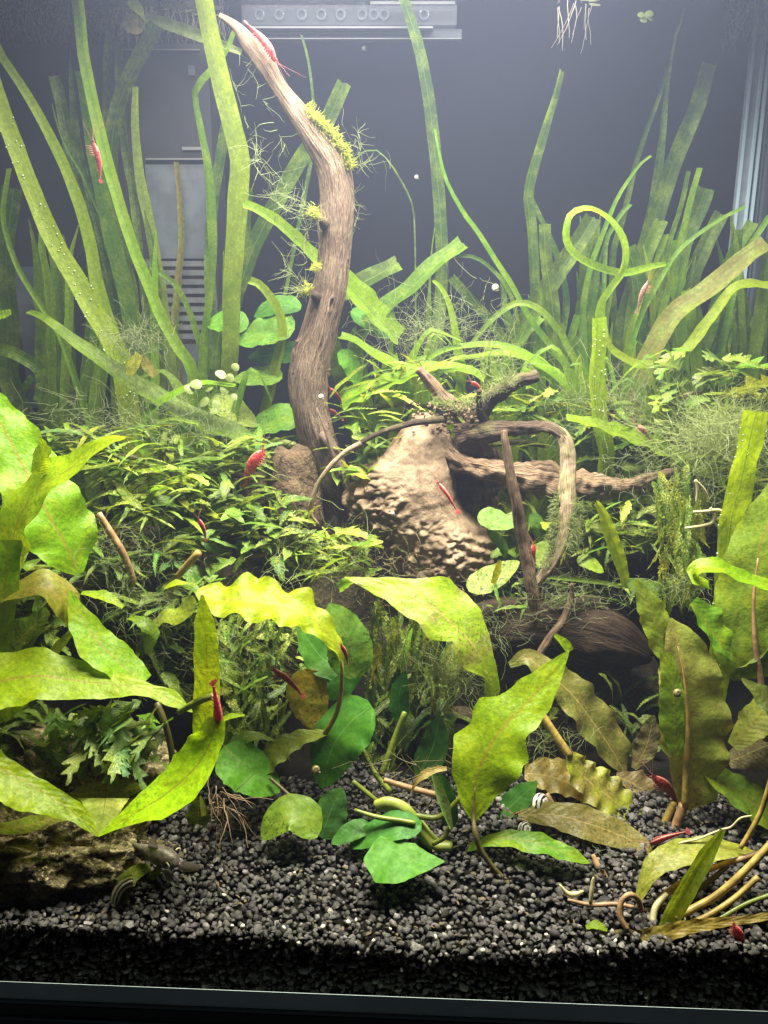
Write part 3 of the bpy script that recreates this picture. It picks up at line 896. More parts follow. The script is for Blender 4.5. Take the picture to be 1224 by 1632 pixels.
root('base_root', 'root', [(700, 880, 37.6, 45), (712, 925, 37.4, 34), (735, 965, 37, 32), (750, 1030, 37, 36)], 40, 28, 11, 0.1, 0.2)
root('hanging_root', 'root', [(912, 930, 31.6, 3), (910, 955, 31.6, 5), (897, 990, 31.4, 7), (874, 1020, 31.2, 7), (858, 1050, 31, 6), (852, 1090, 31, 5)], 40, 12, 12, 0.06, 0.1)
# crumbly litter on the stump's crown
lv, lf = ico(1)
LV, LF = [], []
for k in range(90):
    c = P(random.uniform(655, 760), random.uniform(640, 690), random.uniform(36.4, 37.4))
    c[2] = c[2] * 1.0
    q = lv * rng.uniform(0.03, 0.13, 3) @ rotm().T + c
    LF += [tuple(x) for x in if_ + len(LV)]
    LV += list(q)
o = mesh_obj('bark_litter', LV, LF, M['root'], burl); o["kind"] = 'stuff'

# sunken logs
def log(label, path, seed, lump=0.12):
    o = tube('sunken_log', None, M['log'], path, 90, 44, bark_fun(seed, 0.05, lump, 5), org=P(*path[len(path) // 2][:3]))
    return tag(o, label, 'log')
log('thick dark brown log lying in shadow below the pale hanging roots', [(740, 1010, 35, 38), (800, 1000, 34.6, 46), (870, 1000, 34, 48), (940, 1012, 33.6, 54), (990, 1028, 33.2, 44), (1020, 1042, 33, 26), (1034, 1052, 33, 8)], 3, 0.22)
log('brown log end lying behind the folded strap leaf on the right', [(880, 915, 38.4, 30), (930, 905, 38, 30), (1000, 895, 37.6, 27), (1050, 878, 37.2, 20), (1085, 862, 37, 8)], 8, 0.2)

# ================================================================== STONES
rock('lace_rock', 'pitted ochre rock half buried at the left front corner', 'rock', P(90, 1340, 25.6) + np.array([-.6, 0, -0.4]), (4.6, 2.3, 2.1), M['lace_rock'], 6, 0.35, 1.7, 0.16, 3.3, 7.0)
rock('lace_rock', 'pitted yellowish rock rising behind the folded leaf on the left', 'rock', P(140, 1225, 28.5), (3.4, 2.0, 1.7), M['lace_rock'], 5, 0.35, 1.8, 0.16, 7.7, 7.0)
rock('stone', 'brown rounded stone behind the ferns beside the tall branch', 'stone', P(468, 800, 38.2), (1.5, 1.4, 2.9), M['brown_rock'], 4, 0.18, 1.4, 0, 1.0)
rock('stone', 'reddish brown stone under the upright red shrimp', 'stone', P(405, 790, 38.5), (1.3, 1.2, 1.2), M['brown_rock'], 4, 0.2, 1.4, 0, 2.0)
for k, (px, py, Y, s, lab) in enumerate([(150, 1000, 38, (5.5, 2.6, 5.2), 'dark stone buried under the ferns at far left'), (330, 1030, 38.5, (5.0, 2.6, 5.0), 'dark stone buried under the middle of the fern mass'),
                                         (520, 1060, 38.5, (4.6, 2.4, 5.2), 'dark stone under the ferns below the tall branch'), (660, 1110, 37.5, (4.0, 2.2, 4.6), 'dark stone in shadow below the knobbly stump'),
                                         (1120, 960, 38.5, (3.6, 2.2, 4.0), 'dark stone behind the broad leaves at the right'), (930, 1130, 34.6, (5.0, 1.7, 2.9), 'dark filler stone added as shade in the hollow below the thick dark log'), (680, 1200, 33.5, (3.6, 1.5, 2.4), 'black stone in the gap between the round leaves and the bright leaf')]):  # stone below the log is added so the hollow looks shaded
    rock('stone', lab, 'stone', P(px, py, Y), s, M['dark_rock'], 4, 0.25, 1.5, 0.05, 11.0 + k)

# ================================================================== VALLISNERIA
GV = (0.10, 0.20, 0.006)      # mid green strap
GY = (0.20, 0.33, 0.006)       # yellower strap
GD = (0.055, 0.115, 0.006)      # dark strap
GB = (0.22, 0.20, 0.06)        # browning strap

def val(base, label, leaves):
    """one plant: base (px,py,Y) in the gravel; leaves = [(points tip..base, half width px or list, Y or list, colour, opts)]"""
    b = P(*base)
    b[2] = bed(b[0], b[1]) - 0.2
    t = thing('vallisneria', label, 'water plant', b, 'strap-leaved plants along the back')
    for lf in leaves:
        pts, hw, Y, col = lf[:4]
        o = lf[4] if len(lf) > 4 else {}
        pts = pts[::-1]
        if not isinstance(Y, (list, tuple)): Y = [Y] * len(pts)
        else: Y = list(Y)[::-1]
        mid = [(x, y, yy) for (x, y), yy in zip(pts, Y)]
        if o.pop('rooted', True):
            q = CAM + (b - CAM)
            # pixel of the base
            d = b - CAM
            zc = depth(b)
            bx = CX + FPX * d[0] / zc
            by = CY - FPX * (d[1] * sp + d[2] * cp) / zc
            bx += random.uniform(-8, 8)
            mid = [(bx, by, b[1])] + mid
        if isinstance(hw, (list, tuple)):
            n = len(hw)
            hw = [h * 0.9 for h in hw]
            w = [(0, hw[-1] * 0.8, hw[-1] * 0.8)] + [(0.15 + 0.85 * i / (n - 1), h, h) for i, h in enumerate(hw[::-1])]
        else:
            w = [(0, hw * 0.85, hw * 0.85), (0.4, hw, hw), (1, hw * 0.9, hw * 0.9)]
        if o.get('point'):
            w = w[:-1] + [(0.85, w[-1][1], w[-1][2]), (1.0, 0.8, 0.8)]
        kw = dict(n=o.get('n', (random.uniform(-.25, .25), -0.85, 0.45)), fold=o.get('fold', random.uniform(0.15, 0.45)), ripple=(o.get('rip', 0.09), 7), seg=o.get('seg', 44), cross=6,
                  cut=not o.get('point'), twist=o.get('twist', random.uniform(-.5, .5)), jag=0.05)
        leaf('leaf', t, M['val'], mid, w, col, **kw)
    return t

val((225, 760, 43), 'bright wide strap leaves leaning out to the far left edge', [
    ([(-14, 120), (-2, 160), (33, 256), (65, 338), (92, 397), (121, 445), (154, 504), (183, 553), (200, 610)], [14, 15, 17, 19, 18, 16], 41.5, (0.24, 0.36, 0.010)),
    ([(-6, 70), (2, 88), (42, 148), (75, 207), (108, 276), (131, 338), (146, 397), (154, 445), (167, 494), (195, 590)], [7, 9, 11, 12, 12, 11], 42.5, GY),
    ([(15, 269), (5, 338), (12, 380), (30, 430), (60, 480), (100, 545)], [4, 5, 6, 7], 43.5, GY),
    ([(22, 300), (10, 420), (20, 520), (30, 640)], [16, 17, 17, 15], 46, GD),
])
val((285, 790, 45), 'paired strap leaves with square cut tips in front of the dark filter box', [
    ([(122, -20), (128, 30), (134, 90), (150, 170), (172, 260), (192, 330), (213, 395), (229, 435), (245, 475), (262, 515), (285, 555), (309, 600)], [10, 10, 10, 10, 11, 10], 43.5, GY),
    ([(131, 112), (140, 174), (153, 256), (170, 338), (186, 405), (209, 494), (225, 580)], [10, 12, 15, 16, 15, 14], 45.5, GV),
    ([(86, 120), (98, 168), (108, 223), (121, 289), (137, 354), (152, 420), (170, 500), (190, 590)], [10, 11, 12, 12, 11], 46.5, GD),
    ([(83, 165), (92, 200), (108, 240), (130, 275), (150, 320), (175, 380)], [3, 4, 6, 7, 7], 46, GV, {'point': 1}),
    ([(112, 75), (114, 130), (120, 200), (135, 280)], [8, 8, 9, 9], 47.2, GD, {'point': 1}),
])
val((275, 800, 47), 'pale strap leaves with one browned tip beside the grey filter panel', [
    ([(250, 40), (240, 62), (212, 115), (190, 165), (179, 223), (178, 300), (190, 400), (215, 520)], [13, 13, 13, 13, 12], 47, GD),
    ([(217, 138), (216, 180), (217, 223), (225, 289), (235, 338), (247, 400), (259, 478), (271, 576), (280, 640)], [5, 9, 10, 10, 10, 10], 45.2, (0.20, 0.24, 0.045)),
    ([(178, 30), (172, 90), (170, 174), (175, 260), (195, 400)], [7, 7, 7, 7], 48.3, GD),
    ([(190, 75), (192, 150), (200, 240), (215, 330)], [7, 7, 6, 6], 48.2, GD),
    ([(281, 258), (287, 321), (289, 397), (281, 478), (278, 527), (286, 602)], [4, 6, 5, 4, 7], 48, GB),
    ([(240, 425), (270, 445), (290, 470), (310, 520), (325, 600)], [4, 6, 6, 5], 44.5, GV),
])
val((340, 790, 44), 'tall straps crossing beside the branch tip at the top left', [
    ([(318, -30), (326, 5), (345, 100), (366, 185), (382, 250), (381, 300), (377, 360), (373, 420), (369, 478), (368, 550)], [15, 17, 18, 16, 15, 14, 12], 42.5, (0.15, 0.24, 0.012)),
    ([(372, 48), (362, 75), (342, 103), (313, 135), (308, 155), (318, 205), (328, 260), (334, 320), (338, 396), (333, 478), (323, 592)], [4, 6, 6, 9, 7, 6, 8, 13, 14, 14], 43.5, GV, {'twist': 2.2}),
    ([(549, 132), (518, 200), (477, 259), (442, 323), (405, 392), (383, 456), (345, 560)], [13, 14, 14, 13, 13, 12], 46.5, GD),
    ([(356, 400), (357, 440), (358, 500), (355, 560)], [4, 5, 6], 45, GV, {'point': 1}),
    ([(365, 180), (352, 250), (340, 330), (335, 420)], [9, 10, 9, 9], 47.8, GD),
    ([(395, 300), (392, 360), (388, 430), (375, 520)], [9, 9, 9, 9], 46.8, GD),
    ([(480, 55), (490, 90), (497, 140), (500, 190), (495, 260)], [2, 4, 3, 3], 48.5, GD),
    ([(398, 448), (415, 455), (432, 475), (446, 500), (450, 540)], [7, 9, 9, 8], 41.8, GY),
])
val((440, 800, 39.5), 'low strap leaves bending across each other left of the branch foot', [
    ([(44, 497), (75, 510), (130, 552), (200, 602), (270, 645), (335, 680), (395, 710)], [5, 12, 16, 17, 16, 15], [40, 39.5, 39.2, 39, 39, 39, 39], GV, {'n': (0.3, -0.5, 0.8)}),
    ([(374, 615), (327, 611), (294, 621), (261, 638), (232, 668), (220, 705)], [3, 7, 8, 8, 8], 38.6, GY, {'n': (0.2, -0.5, 0.85)}),
    ([(252, 690), (290, 686), (330, 682), (370, 690)], [9, 10, 9, 9], 39.5, GV, {'n': (0, -.5, .9)}),
    ([(250, 674), (275, 668), (300, 672), (320, 680)], [3, 4, 4], 38.4, GY),
    ([(0, 556), (20, 562), (40, 572), (62, 588), (68, 610), (60, 640)], [11, 11, 11, 9], 43, GD, {'rooted': False}),
    ([(-10, 520), (-5, 505), (8, 502), (18, 498)], [9, 9, 6], 40, GY, {'rooted': False}),
    ([(20, 660), (35, 630), (52, 600)], [7, 7, 6], 44, GV, {'rooted': False}),
])
val((395, 760, 42), 'broad bright strap leaning left with its tip behind the branch', [
    ([(387, 326), (402, 331), (430, 346), (462, 372), (500, 409), (554, 455), (595, 500), (635, 540)], [7, 9, 10, 11, 16, 20, 20], [40, 40.2, 40.6, 41, 41.8, 42.5, 43, 43.5], GY, {'n': (0.3, -0.7, 0.6), 'rooted': False}),
])
val((660, 760, 44), 'straps fanning out behind the branch in the middle of the tank', [
    ([(642, -5), (650, 18), (667, 75), (682, 150), (694, 250), (702, 350), (704, 420), (700, 500)], [9, 11, 11, 11, 10, 9], 49.5, GD),
    ([(693, 362), (688, 400), (685, 450), (683, 510), (686, 580)], [2, 5, 6, 6, 6], 47.5, GV, {'point': 1}),
    ([(740, 389), (696, 423), (657, 458), (608, 500), (570, 560)], [13, 14, 14, 13], 44, GV, {'n': (-.5, -.7, .5)}),
    ([(635, 420), (598, 440), (559, 462), (520, 500)], [14, 15, 15, 14], 45.5, GD, {'n': (-.5, -.7, .5)}),
    ([(690, 447), (700, 455), (712, 475), (722, 509), (730, 560), (735, 610)], [3, 8, 10, 10, 9], 41.5, GY),
    ([(541, 537), (565, 545), (591, 561), (635, 590), (655, 620)], [8, 10, 11, 11], 40, GY, {'n': (.3, -.5, .8)}),
    ([(545, 643), (598, 618), (647, 597), (696, 586), (745, 589), (772, 604)], [16, 16, 14, 10, 7], 39, GY, {'n': (-.2, -.5, .85), 'rooted': False}),
    ([(530, 330), (560, 260), (600, 240), (640, 290), (660, 350)], [1.2, 1.5, 1.5, 2], 48, GD),
])
val((810, 760, 44.5), 'thin arching straps sweeping left over the stump', [
    ([(693, 205), (699, 240), (712, 290), (742, 345), (760, 368), (787, 411), (814, 453), (833, 489), (859, 529), (892, 571), (920, 630)], [2, 4, 5, 6, 8, 9], 43, GV),
    ([(752, 548), (770, 525), (795, 500), (827, 483), (859, 493), (886, 522), (900, 545), (925, 630)], [4, 6, 6, 7, 7], 42, GV),
    ([(683, 572), (705, 560), (729, 553), (778, 549), (827, 560), (859, 580), (892, 607), (920, 645)], [4, 6, 7, 8, 8], 40.3, GY, {'n': (0, -.45, .9)}),
    ([(718, 442), (755, 483), (781, 512), (805, 548), (830, 600)], [8, 9, 10, 9], 46, GD),
    ([(722, 408), (755, 410), (781, 427), (807, 457), (822, 500), (828, 560)], [3, 4, 4, 5], 44, GD),
    ([(862, 505), (830, 540), (805, 575), (790, 610)], [9, 9, 9], 43.5, GV),
    ([(720, 575), (760, 570), (800, 565), (850, 580), (900, 625)], [4, 7, 7, 7], 40.8, GY, {'n': (0, -.45, .9)}),
    ([(894, 112), (882, 160), (857, 240), (841, 305), (845, 360), (850, 430), (850, 520)], [5, 9, 9, 8, 7, 8], 47, GD, {'twist': 1.2}),
    ([(840, 305), (855, 340), (875, 380), (892, 430), (900, 500)], [4, 6, 6, 6], 48.8, GD),
    ([(815, 560), (805, 500), (800, 430)][::-1], [5, 6, 6], 49, GD),
    ([(900, 640), (850, 650), (800, 655)][::-1], [6, 7, 7], 39.5, GV),
])
val((955, 800, 43.5), 'strap plant whose longest leaf curls over into a loop', [
    ([(1062, 421), (1040, 425), (1015, 432), (990, 437), (960, 430), (930, 417), (908, 398), (902, 375), (912, 345), (938, 335), (964, 347), (984, 371), (994, 403), (991, 436), (971, 465), (955, 492), (950, 560), (950, 620)],
     [4, 7, 7, 7, 6, 6, 6, 7, 8, 8, 8, 6, 7, 9], [43.5, 43.2, 42.9, 42.6, 42.2, 41.9, 41.6, 41.4, 41.2, 41, 41, 41, 41.2, 41.5, 42, 42.4, 42.8, 43.2], GY, {'seg': 90, 'n': (0.1, -0.6, 0.8), 'twist': 0.5}),
    ([(1038, 248), (1024, 258), (1007, 279), (984, 315), (969, 350), (955, 387), (938, 436), (928, 520)], [2, 4, 5, 7, 8, 9, 9], 44, GV),
    ([(946, 347), (922, 387), (889, 436), (860, 479), (830, 530), (815, 580)], [15, 17, 18, 18, 16], 45.5, GD),
    ([(1005, 325), (992, 338), (978, 360), (965, 390)], [4, 4, 5, 7], 46.5, GV),
])
val((1010, 800, 46.5), 'tall cut straps standing at the back right', [
    ([(1129, 102), (1112, 165), (1087, 225), (1062, 290), (1042, 350), (1027, 403), (1007, 469), (994, 534), (985, 610)], [13, 15, 17, 19, 19, 18], 47.5, GD),
    ([(1092, 12), (1085, 35), (1077, 55), (1070, 90), (1062, 150), (1052, 250), (1042, 320), (1020, 430)], [1, 4, 9, 8, 7, 6, 7], 48.5, GD),
    ([(1063, 112), (1052, 150), (1037, 190), (1012, 265), (995, 340), (975, 430)], [3, 5, 6, 6, 7], 49, GD),
    ([(1115, 268), (1102, 312), (1089, 364), (1076, 423), (1059, 482), (1036, 567), (1025, 640)], [5, 6, 6, 6, 6], 43.2, GV),
    ([(1097, 273), (1085, 328), (1066, 387), (1046, 436), (1020, 500), (1005, 570)], [4, 5, 6, 7, 7], 45, GD),
    ([(1187, 330), (1151, 348), (1112, 374), (1079, 403), (1049, 452), (1020, 508), (1005, 570)], [3, 4, 5, 6, 7], 42.8, GV),
    ([(1125, 300), (1110, 340), (1090, 380), (1075, 430), (1060, 500)], [15, 17, 17, 16], 48, GD),
    ([(1150, 340), (1125, 390), (1100, 450), (1085, 520), (1075, 600)], [13, 15, 16, 15], 47, GD),
    ([(1100, 353), (1085, 385), (1070, 420), (1055, 470), (1035, 540)], [3, 5, 6, 6], 46, GV),
])
val((1075, 800, 42), 'wide strap with a frayed brown tip reaching the right edge', [
    ([(1222, 388), (1200, 402), (1167, 430), (1118, 469), (1072, 505), (1040, 560), (1020, 630)], [15, 17, 18, 18, 17, 15], 42, (0.17, 0.20, 0.03), {'n': (-.5, -.7, .5)}),
    ([(1240, 452), (1220, 456), (1193, 454), (1170, 459), (1151, 482), (1125, 518), (1092, 560), (1063, 578), (1027, 584), (994, 572), (972, 552), (962, 520)], [7, 8, 8, 9, 10, 9, 8, 8, 6], 40.5, GY, {'rooted': False, 'seg': 70, 'n': (-.2, -.6, .8), 'twist': 0.0}),
    ([(1092, 462), (1100, 490), (1105, 540), (1112, 600), (1110, 680)], [8, 11, 12, 12], 43, GY),
    ([(1214, 460), (1207, 520), (1200, 570), (1192, 640), (1180, 700)], [10, 11, 11, 11], 43, GV),
    ([(1226, 345), (1210, 370), (1190, 400), (1175, 440)], [5, 6, 6], 44, GV),
    ([(1100, 640), (1070, 672), (1035, 706)], [5, 6, 5], 37.5, GY, {'rooted': False}),
    ([(1060, 590), (1080, 560), (1105, 535)][::-1], [6, 6, 5], 42, GV),
])
val((1160, 830, 37), 'bright strap lying across the roots towards the right with a frayed edge', [
    ([(903, 667), (945, 675), (971, 685), (1020, 702), (1069, 724), (1118, 750), (1155, 770)], [6, 9, 14, 17, 17, 14], 36.4, GY, {'n': (.2, -.45, .9), 'rip': 0.1, 'rooted': False}),
])
val((1160, 960, 31), 'translucent cut strap in the right foreground with pearling bubbles', [
    ([(1206, 655), (1194, 707), (1180, 772), (1167, 821), (1160, 880)], [21, 21, 20, 19], 31, (0.26, 0.40, 0.012), {'n': (.25, -.75, .6), 'fold': 0.05}),
])
stub = val((962, 800, 37), 'thick blunt strap stump standing upright behind the right roots', [
    ([(951, 506), (951, 530), (949, 570), (947, 620), (953, 680), (962, 730)], [12, 14, 14, 15, 16], 37, (0.30, 0.42, 0.015), {'n': (0.2, -.85, .5), 'fold': 0.5}),
])
val((1000, 1020, 32.5), 'folded strap leaf kinked sharply below the right hand roots', [
    ([(950, 800), (962, 820), (975, 858), (988, 895), (998, 935)], [5, 10, 12, 12, 9], 32.4, GY, {'rooted': False}),
    ([(1168, 1050), (1150, 1025), (1125, 985), (1095, 957), (1050, 940), (1000, 930)], [3, 9, 12, 13, 12], [31.4, 31.5, 31.7, 31.9, 32.1, 32.3], GV, {'rooted': False, 'n': (0, -.5, .8)}),
    ([(1067, 868), (1030, 869), (980, 869), (940, 862)], [12, 12, 12, 11], 35, GV, {'rooted': False, 'n': (0, -.8, .5)}),
    ([(875, 920), (930, 925), (985, 932)], [3, 4, 4], 32.6, GV, {'rooted': False}),
])
# dense background straps, each plant with its own handful
for k, (bx, lo, hi, n, side, lab) in enumerate([
        (935, -60, 90, 16, 1, 'dense dim straps at the back behind the looping leaf'), (1060, -40, 120, 18, 1, 'dense dim straps at the back beside the right corner'),
        (880, -60, 60, 11, 0, 'few dim straps at the back right of the open water'), (120, -60, 70, 11, 0, 'dim straps at the back in front of the left filter panel'),
        (230, -50, 60, 12, 0, 'dim straps at the back in front of the filter slats'), (1175, -50, 60, 10, 0, 'dim straps in the back right corner by the glass')]):
    L = []
    for i in range(n):
        x0 = bx + random.uniform(-45, 45)
        dx = random.uniform(lo, hi)
        top = random.uniform(330, 520) if k not in (2,) else random.uniform(460, 540)
        Y = random.uniform(44, 48.6)
        hw = random.uniform(7, 14)
        pts = [(x0 + dx, top), (x0 + dx * 0.72 + random.uniform(-8, 8), top + 60), (x0 + dx * 0.45, top + 140), (x0 + dx * 0.18, 690)]
        pts = [(a, min(b, 700 - 20 * (3 - q))) for q, (a, b) in enumerate(pts)]
        L.append((pts, [hw * .9, hw, hw, hw * .9], Y, random.choice((GD, GV, GV, GY)), {'point': 1} if random.random() < .7 else {}))
    val((bx, 760, 47), lab, L)

# mid-depth straps that arch over between and beside the roots
for k, (bx, by, Y0, n, xr, top, lab) in enumerate([
        (640, 720, 41, 13, (-90, 110), (530, 610), 'bright arching straps between the branch foot and the stump'), (960, 740, 40.5, 15, (-90, 60), (540, 640), 'bright arching straps behind the strap stump'),
        (1090, 760, 39.5, 16, (-80, 110), (560, 660), 'bright arching straps behind the frayed strap at the right'), (790, 720, 41.5, 13, (-80, 80), (540, 620), 'bright arching straps behind the dark stub'),
        (1180, 800, 37.5, 11, (-60, 60), (600, 700), 'short bright straps near the right edge above the huge leaf'), (330, 740, 41.5, 7, (-110, 70), (580, 650), 'short bright straps below the duckweed')]):
    L = []
    for i in range(n):
        dx = random.uniform(*xr); tp = random.uniform(*top); x0 = bx + random.uniform(-40, 40)
        hw = random.uniform(5, 11); Y = Y0 + random.uniform(-1, 1.2)
        dr = random.uniform(5, 55)
        L.append(([(x0 + dx * 1.25, tp + dr), (x0 + dx * 0.95, tp + dr * .25), (x0 + dx * 0.65, tp), (x0 + dx * 0.32, tp + (by - tp) * .35), (x0 + dx * .1, by - 20)], [hw * .5, hw * .9, hw, hw, hw * .9], Y, random.choice((GY, GY, GV)), {'point': 1, 'n': (0, -.5, .85)}))
    val((bx, by, Y0), lab, L)

# ================================================================== FERNS (lobed fronds)
def frond_mesh(name, L, w, lobes, depth_, droop, mat, seed, seg=26, taper=1.0, skew=0.5):
    V, uv, Fc = [], [], []
    for i in range(seg + 1):
        t = i / seg
        a = droop * t
        # arc in the xz plane
        x = L * (math.sin(a) / droop if abs(droop) > 1e-3 else t) * 1.0
        z = -L * ((1 - math.cos(a)) / droop if abs(droop) > 1e-3 else 0)
        env = max(0.02, math.sin(math.pi * min(1, 0.06 + 0.94 * t ** 0.75)) ** 0.8) * w * (1 - 0.25 * t * taper)
        env = max(env, 0.03 * (1 - t))
        ph = (t * lobes + seed) % 1.0
        saw = ph if ph < 0.72 else (1 - ph) / 0.28 * 0.72
        lob = (1 - depth_) + depth_ * (saw / 0.72)
        hw = env * lob
        for j, x_ in enumerate((-1, -0.5, 0, 0.5, 1)):
            e = abs(x_)
            wob = 0.12 * noise.noise(Vector((t * 5, x_, seed)))
            V.append((x + e * hw * skew * math.cos(a), x_ * hw + 0.05 * L * noise.noise(Vector((t * 2, seed, 0))), z - e * hw * skew * math.sin(a) + e * hw * 0.25 + wob * w * 2 * e))
            uv.append(((x_ + 1) / 2, t))
    for i in range(seg):
        for j in range(4):
            a = i * 5 + j
            Fc.append((a, a + 1, a + 6, a + 5))
    me = bpy.data.meshes.new(name)
    me.from_pydata([tuple(np.array(v) / 100) for v in V], [], Fc)
    ul = me.uv_layers.new(name="UVMap")
    for l in me.loops: ul.data[l.index].uv = uv[l.vertex_index]
    me.polygons.foreach_set('use_smooth', [True] * len(me.polygons))
    me.materials.append(mat)
    return me

FR = {'narrow': [frond_mesh('frond', 3.6, 0.25, 6, 0.3, random.uniform(0.5, 1.3), M['fern'], k * .37) for k in range(7)],
      'mossy': [frond_mesh('frond', 2.6, 0.40, 6, 0.4, random.uniform(0.3, 1.1), M['fern_mossy'], k * .29) for k in range(5)],
      'lobed': [frond_mesh('frond', 3.2, 0.85, 5, 0.72, random.uniform(0.4, 1.2), M['fern'], k * .41, seg=34, skew=0.9) for k in range(5)],
      'broad': [frond_mesh('frond', 2.4, 0.55, 4, 0.25, random.uniform(0.5, 1.2), M['fern'], k * .23) for k in range(4)],
      'hang': [frond_mesh('frond', 3.0, 0.36, 9, 0.5, random.uniform(0.2, 0.6), M['fern_mossy'], k * .31) for k in range(4)],
      'fine': [frond_mesh('frond', 3.0, 0.22, 12, 0.75, random.uniform(0.4, 1.0), M['fern'], k * .31, seg=36, skew=1.3) for k in range(4)]}

def fern(label, base, n, area, kinds, cols, az=(-180, 180), el=(5, 60), sc=(0.7, 1.3), Yr=1.2, name='java_fern', cat='fern', roll=30, stalk=True, group='ferns on the stones and wood'):
    """fronds of one plant spread over a patch area=(x0,y0,x1,y1) photo px at depth about base[2]"""
    b = P(*base)
    t = thing(name, label, cat, b, group)
    x0, y0, x1, y1 = area
    Vr = []
    ax0, ax1 = P(x0 + 0.2 * (x1 - x0), y1 - 8, base[2] + 0.6), P(x1 - 0.2 * (x1 - x0), y1 - 12, base[2] + 0.6)
    for i in range(int(n * 1.7)):
        kd = random.choice(kinds)
        me = random.choice(FR[kd])
        fx, fy = random.random(), random.random()
        p = P(x0 + (x1 - x0) * fx, y0 + (y1 - y0) * fy, base[2] + random.uniform(-Yr, Yr) + (0.8 - fy * 1.6))
        o = bpy.data.objects.new('frond', me)
        link(o, t)
        a = math.radians(random.uniform(*az)); e = math.radians(random.uniform(*el))
        s = random.uniform(sc[0] * 0.6, sc[1]) * 0.92
        R = Matrix.Rotation(a, 4, 'Z') @ Matrix.Rotation(-e, 4, 'Y') @ Matrix.Rotation(math.radians(random.uniform(-roll, roll)), 4, 'X')
        # pivot: frond middle sits at p
        mid = R @ Vector((0.45 * 0.034 * s, 0, 0))
        o.matrix_local = Matrix.Translation(Vector((p - b) / 100) - mid) @ R @ Matrix.Scale(s, 4)
        c = random.choice(cols)
        o.color = (*[x * random.uniform(0.8, 1.25) for x in c], 1)
    tube('rhizome', t, M['stem_dark'], [(x0 + 0.2 * (x1 - x0), y1 - 8, base[2] + .8, 4), ((x0 + x1) / 2, y1 - 16, base[2] + .8, 5), (x1 - 0.2 * (x1 - x0), y1 - 10, base[2] + .8, 4)], 10, 7)
    return t

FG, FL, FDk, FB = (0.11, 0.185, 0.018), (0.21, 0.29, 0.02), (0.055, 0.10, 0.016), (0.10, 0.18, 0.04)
LAT = (-215, 35)
fern('low fern with long narrow fronds below the diagonal strap at the left', (150, 720, 36), 44, (60, 672, 260, 740), ['narrow', 'narrow', 'fine'], [FG, FL, FB], (120, 260), (0, 40), (0.8, 1.3))
fern('fern with arching fronds left of the tall branch foot', (350, 740, 37), 46, (240, 690, 430, 770), ['narrow', 'narrow', 'fine'], [FG, FG, FB], (100, 280), (0, 45), (0.8, 1.2))
fern('fern with pale lit fronds behind the pointed leaf at the left', (230, 790, 34.5), 48, (150, 740, 320, 820), ['narrow', 'mossy', 'narrow'], [FG, FL, FB], (110, 270), (-5, 40), (0.7, 1.15))
fern('fern with leathery dark fronds in the middle of the left mass', (380, 850, 34.5), 44, (290, 770, 470, 870), ['narrow', 'broad', 'broad'], [FG, FDk, FB], (-200, 20), (-10, 60), (0.6, 1.1))
fern('fern tangled in front of the brown stone beside the branch', (440, 880, 34), 34, (370, 800, 500, 900), ['broad', 'mossy'], [FG, FDk, FL], (-200, 20), (-30, 60), (0.5, 0.9))
fern('algae covered fern below the left side of the stump', (530, 880, 33.5), 44, (470, 842, 600, 915), ['mossy', 'mossy', 'fine'], [FL, FG], (-200, 20), (-20, 45), (0.5, 0.9))
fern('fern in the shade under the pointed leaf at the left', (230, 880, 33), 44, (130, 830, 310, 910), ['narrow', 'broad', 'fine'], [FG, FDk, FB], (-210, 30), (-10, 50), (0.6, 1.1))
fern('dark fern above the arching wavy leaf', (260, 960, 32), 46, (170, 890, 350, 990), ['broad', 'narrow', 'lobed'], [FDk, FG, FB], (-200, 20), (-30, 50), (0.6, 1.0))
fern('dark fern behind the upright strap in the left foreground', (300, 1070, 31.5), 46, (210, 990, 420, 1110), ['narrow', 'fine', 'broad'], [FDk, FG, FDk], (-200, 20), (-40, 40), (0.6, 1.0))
fern('fern with hanging fronds below the arching wavy leaf', (420, 1040, 31), 50, (340, 970, 510, 1090), ['mossy', 'fine', 'hang'], [FG, FDk, FG], (-200, 20), (-70, 10), (0.6, 1.0))
fern('fern drooping between the yellow leaf and the red shrimp', (400, 1130, 29.6), 34, (350, 1080, 450, 1180), ['broad', 'narrow', 'hang'], [FG, FDk], (-180, 0), (-70, 0), (0.6, 1.0))
fern('bluish lobed plant spreading over the ochre rock', (150, 1190, 26.8), 34, (70, 1128, 240, 1205), ['lobed'], [(0.13, 0.22, 0.08), FG, (0.16, 0.25, 0.06)], (-200, 20), (-50, 15), (0.6, 0.95), 0.9, 'lobed_hygrophila', 'water plant')
fern('dark fern in the gap under the long horizontal leaf', (20, 1170, 29.5), 30, (-20, 1110, 110, 1230), ['narrow', 'broad'], [FDk, FG], (-200, 20), (-40, 40), (0.6, 1.0))
fern('dark lobed plant at the far left behind the long horizontal leaf', (40, 1010, 30.5), 30, (-20, 900, 100, 1040), ['lobed', 'narrow'], [FDk, FG], (-200, 20), (-30, 50), (0.6, 1.0), 1.0, 'lobed_hygrophila', 'water plant')
fern('fern with pale serrated fronds hanging under the torn wavy leaf', (640, 1080, 32.5), 50, (585, 985, 710, 1130), ['hang', 'hang', 'narrow'], [FG, FDk, FDk, FL], (-150, -30), (-90, -45), (0.6, 1.0), 1.2, roll=60)
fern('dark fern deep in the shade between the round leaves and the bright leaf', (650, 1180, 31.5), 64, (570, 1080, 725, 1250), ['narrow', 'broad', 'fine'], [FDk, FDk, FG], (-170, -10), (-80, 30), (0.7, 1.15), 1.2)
fern('feathery fern behind the top of the stump', (640, 640, 38.8), 36, (545, 570, 730, 660), ['fine', 'narrow', 'fine'], [FG, FL], (-220, 40), (0, 60), (0.6, 1.0))
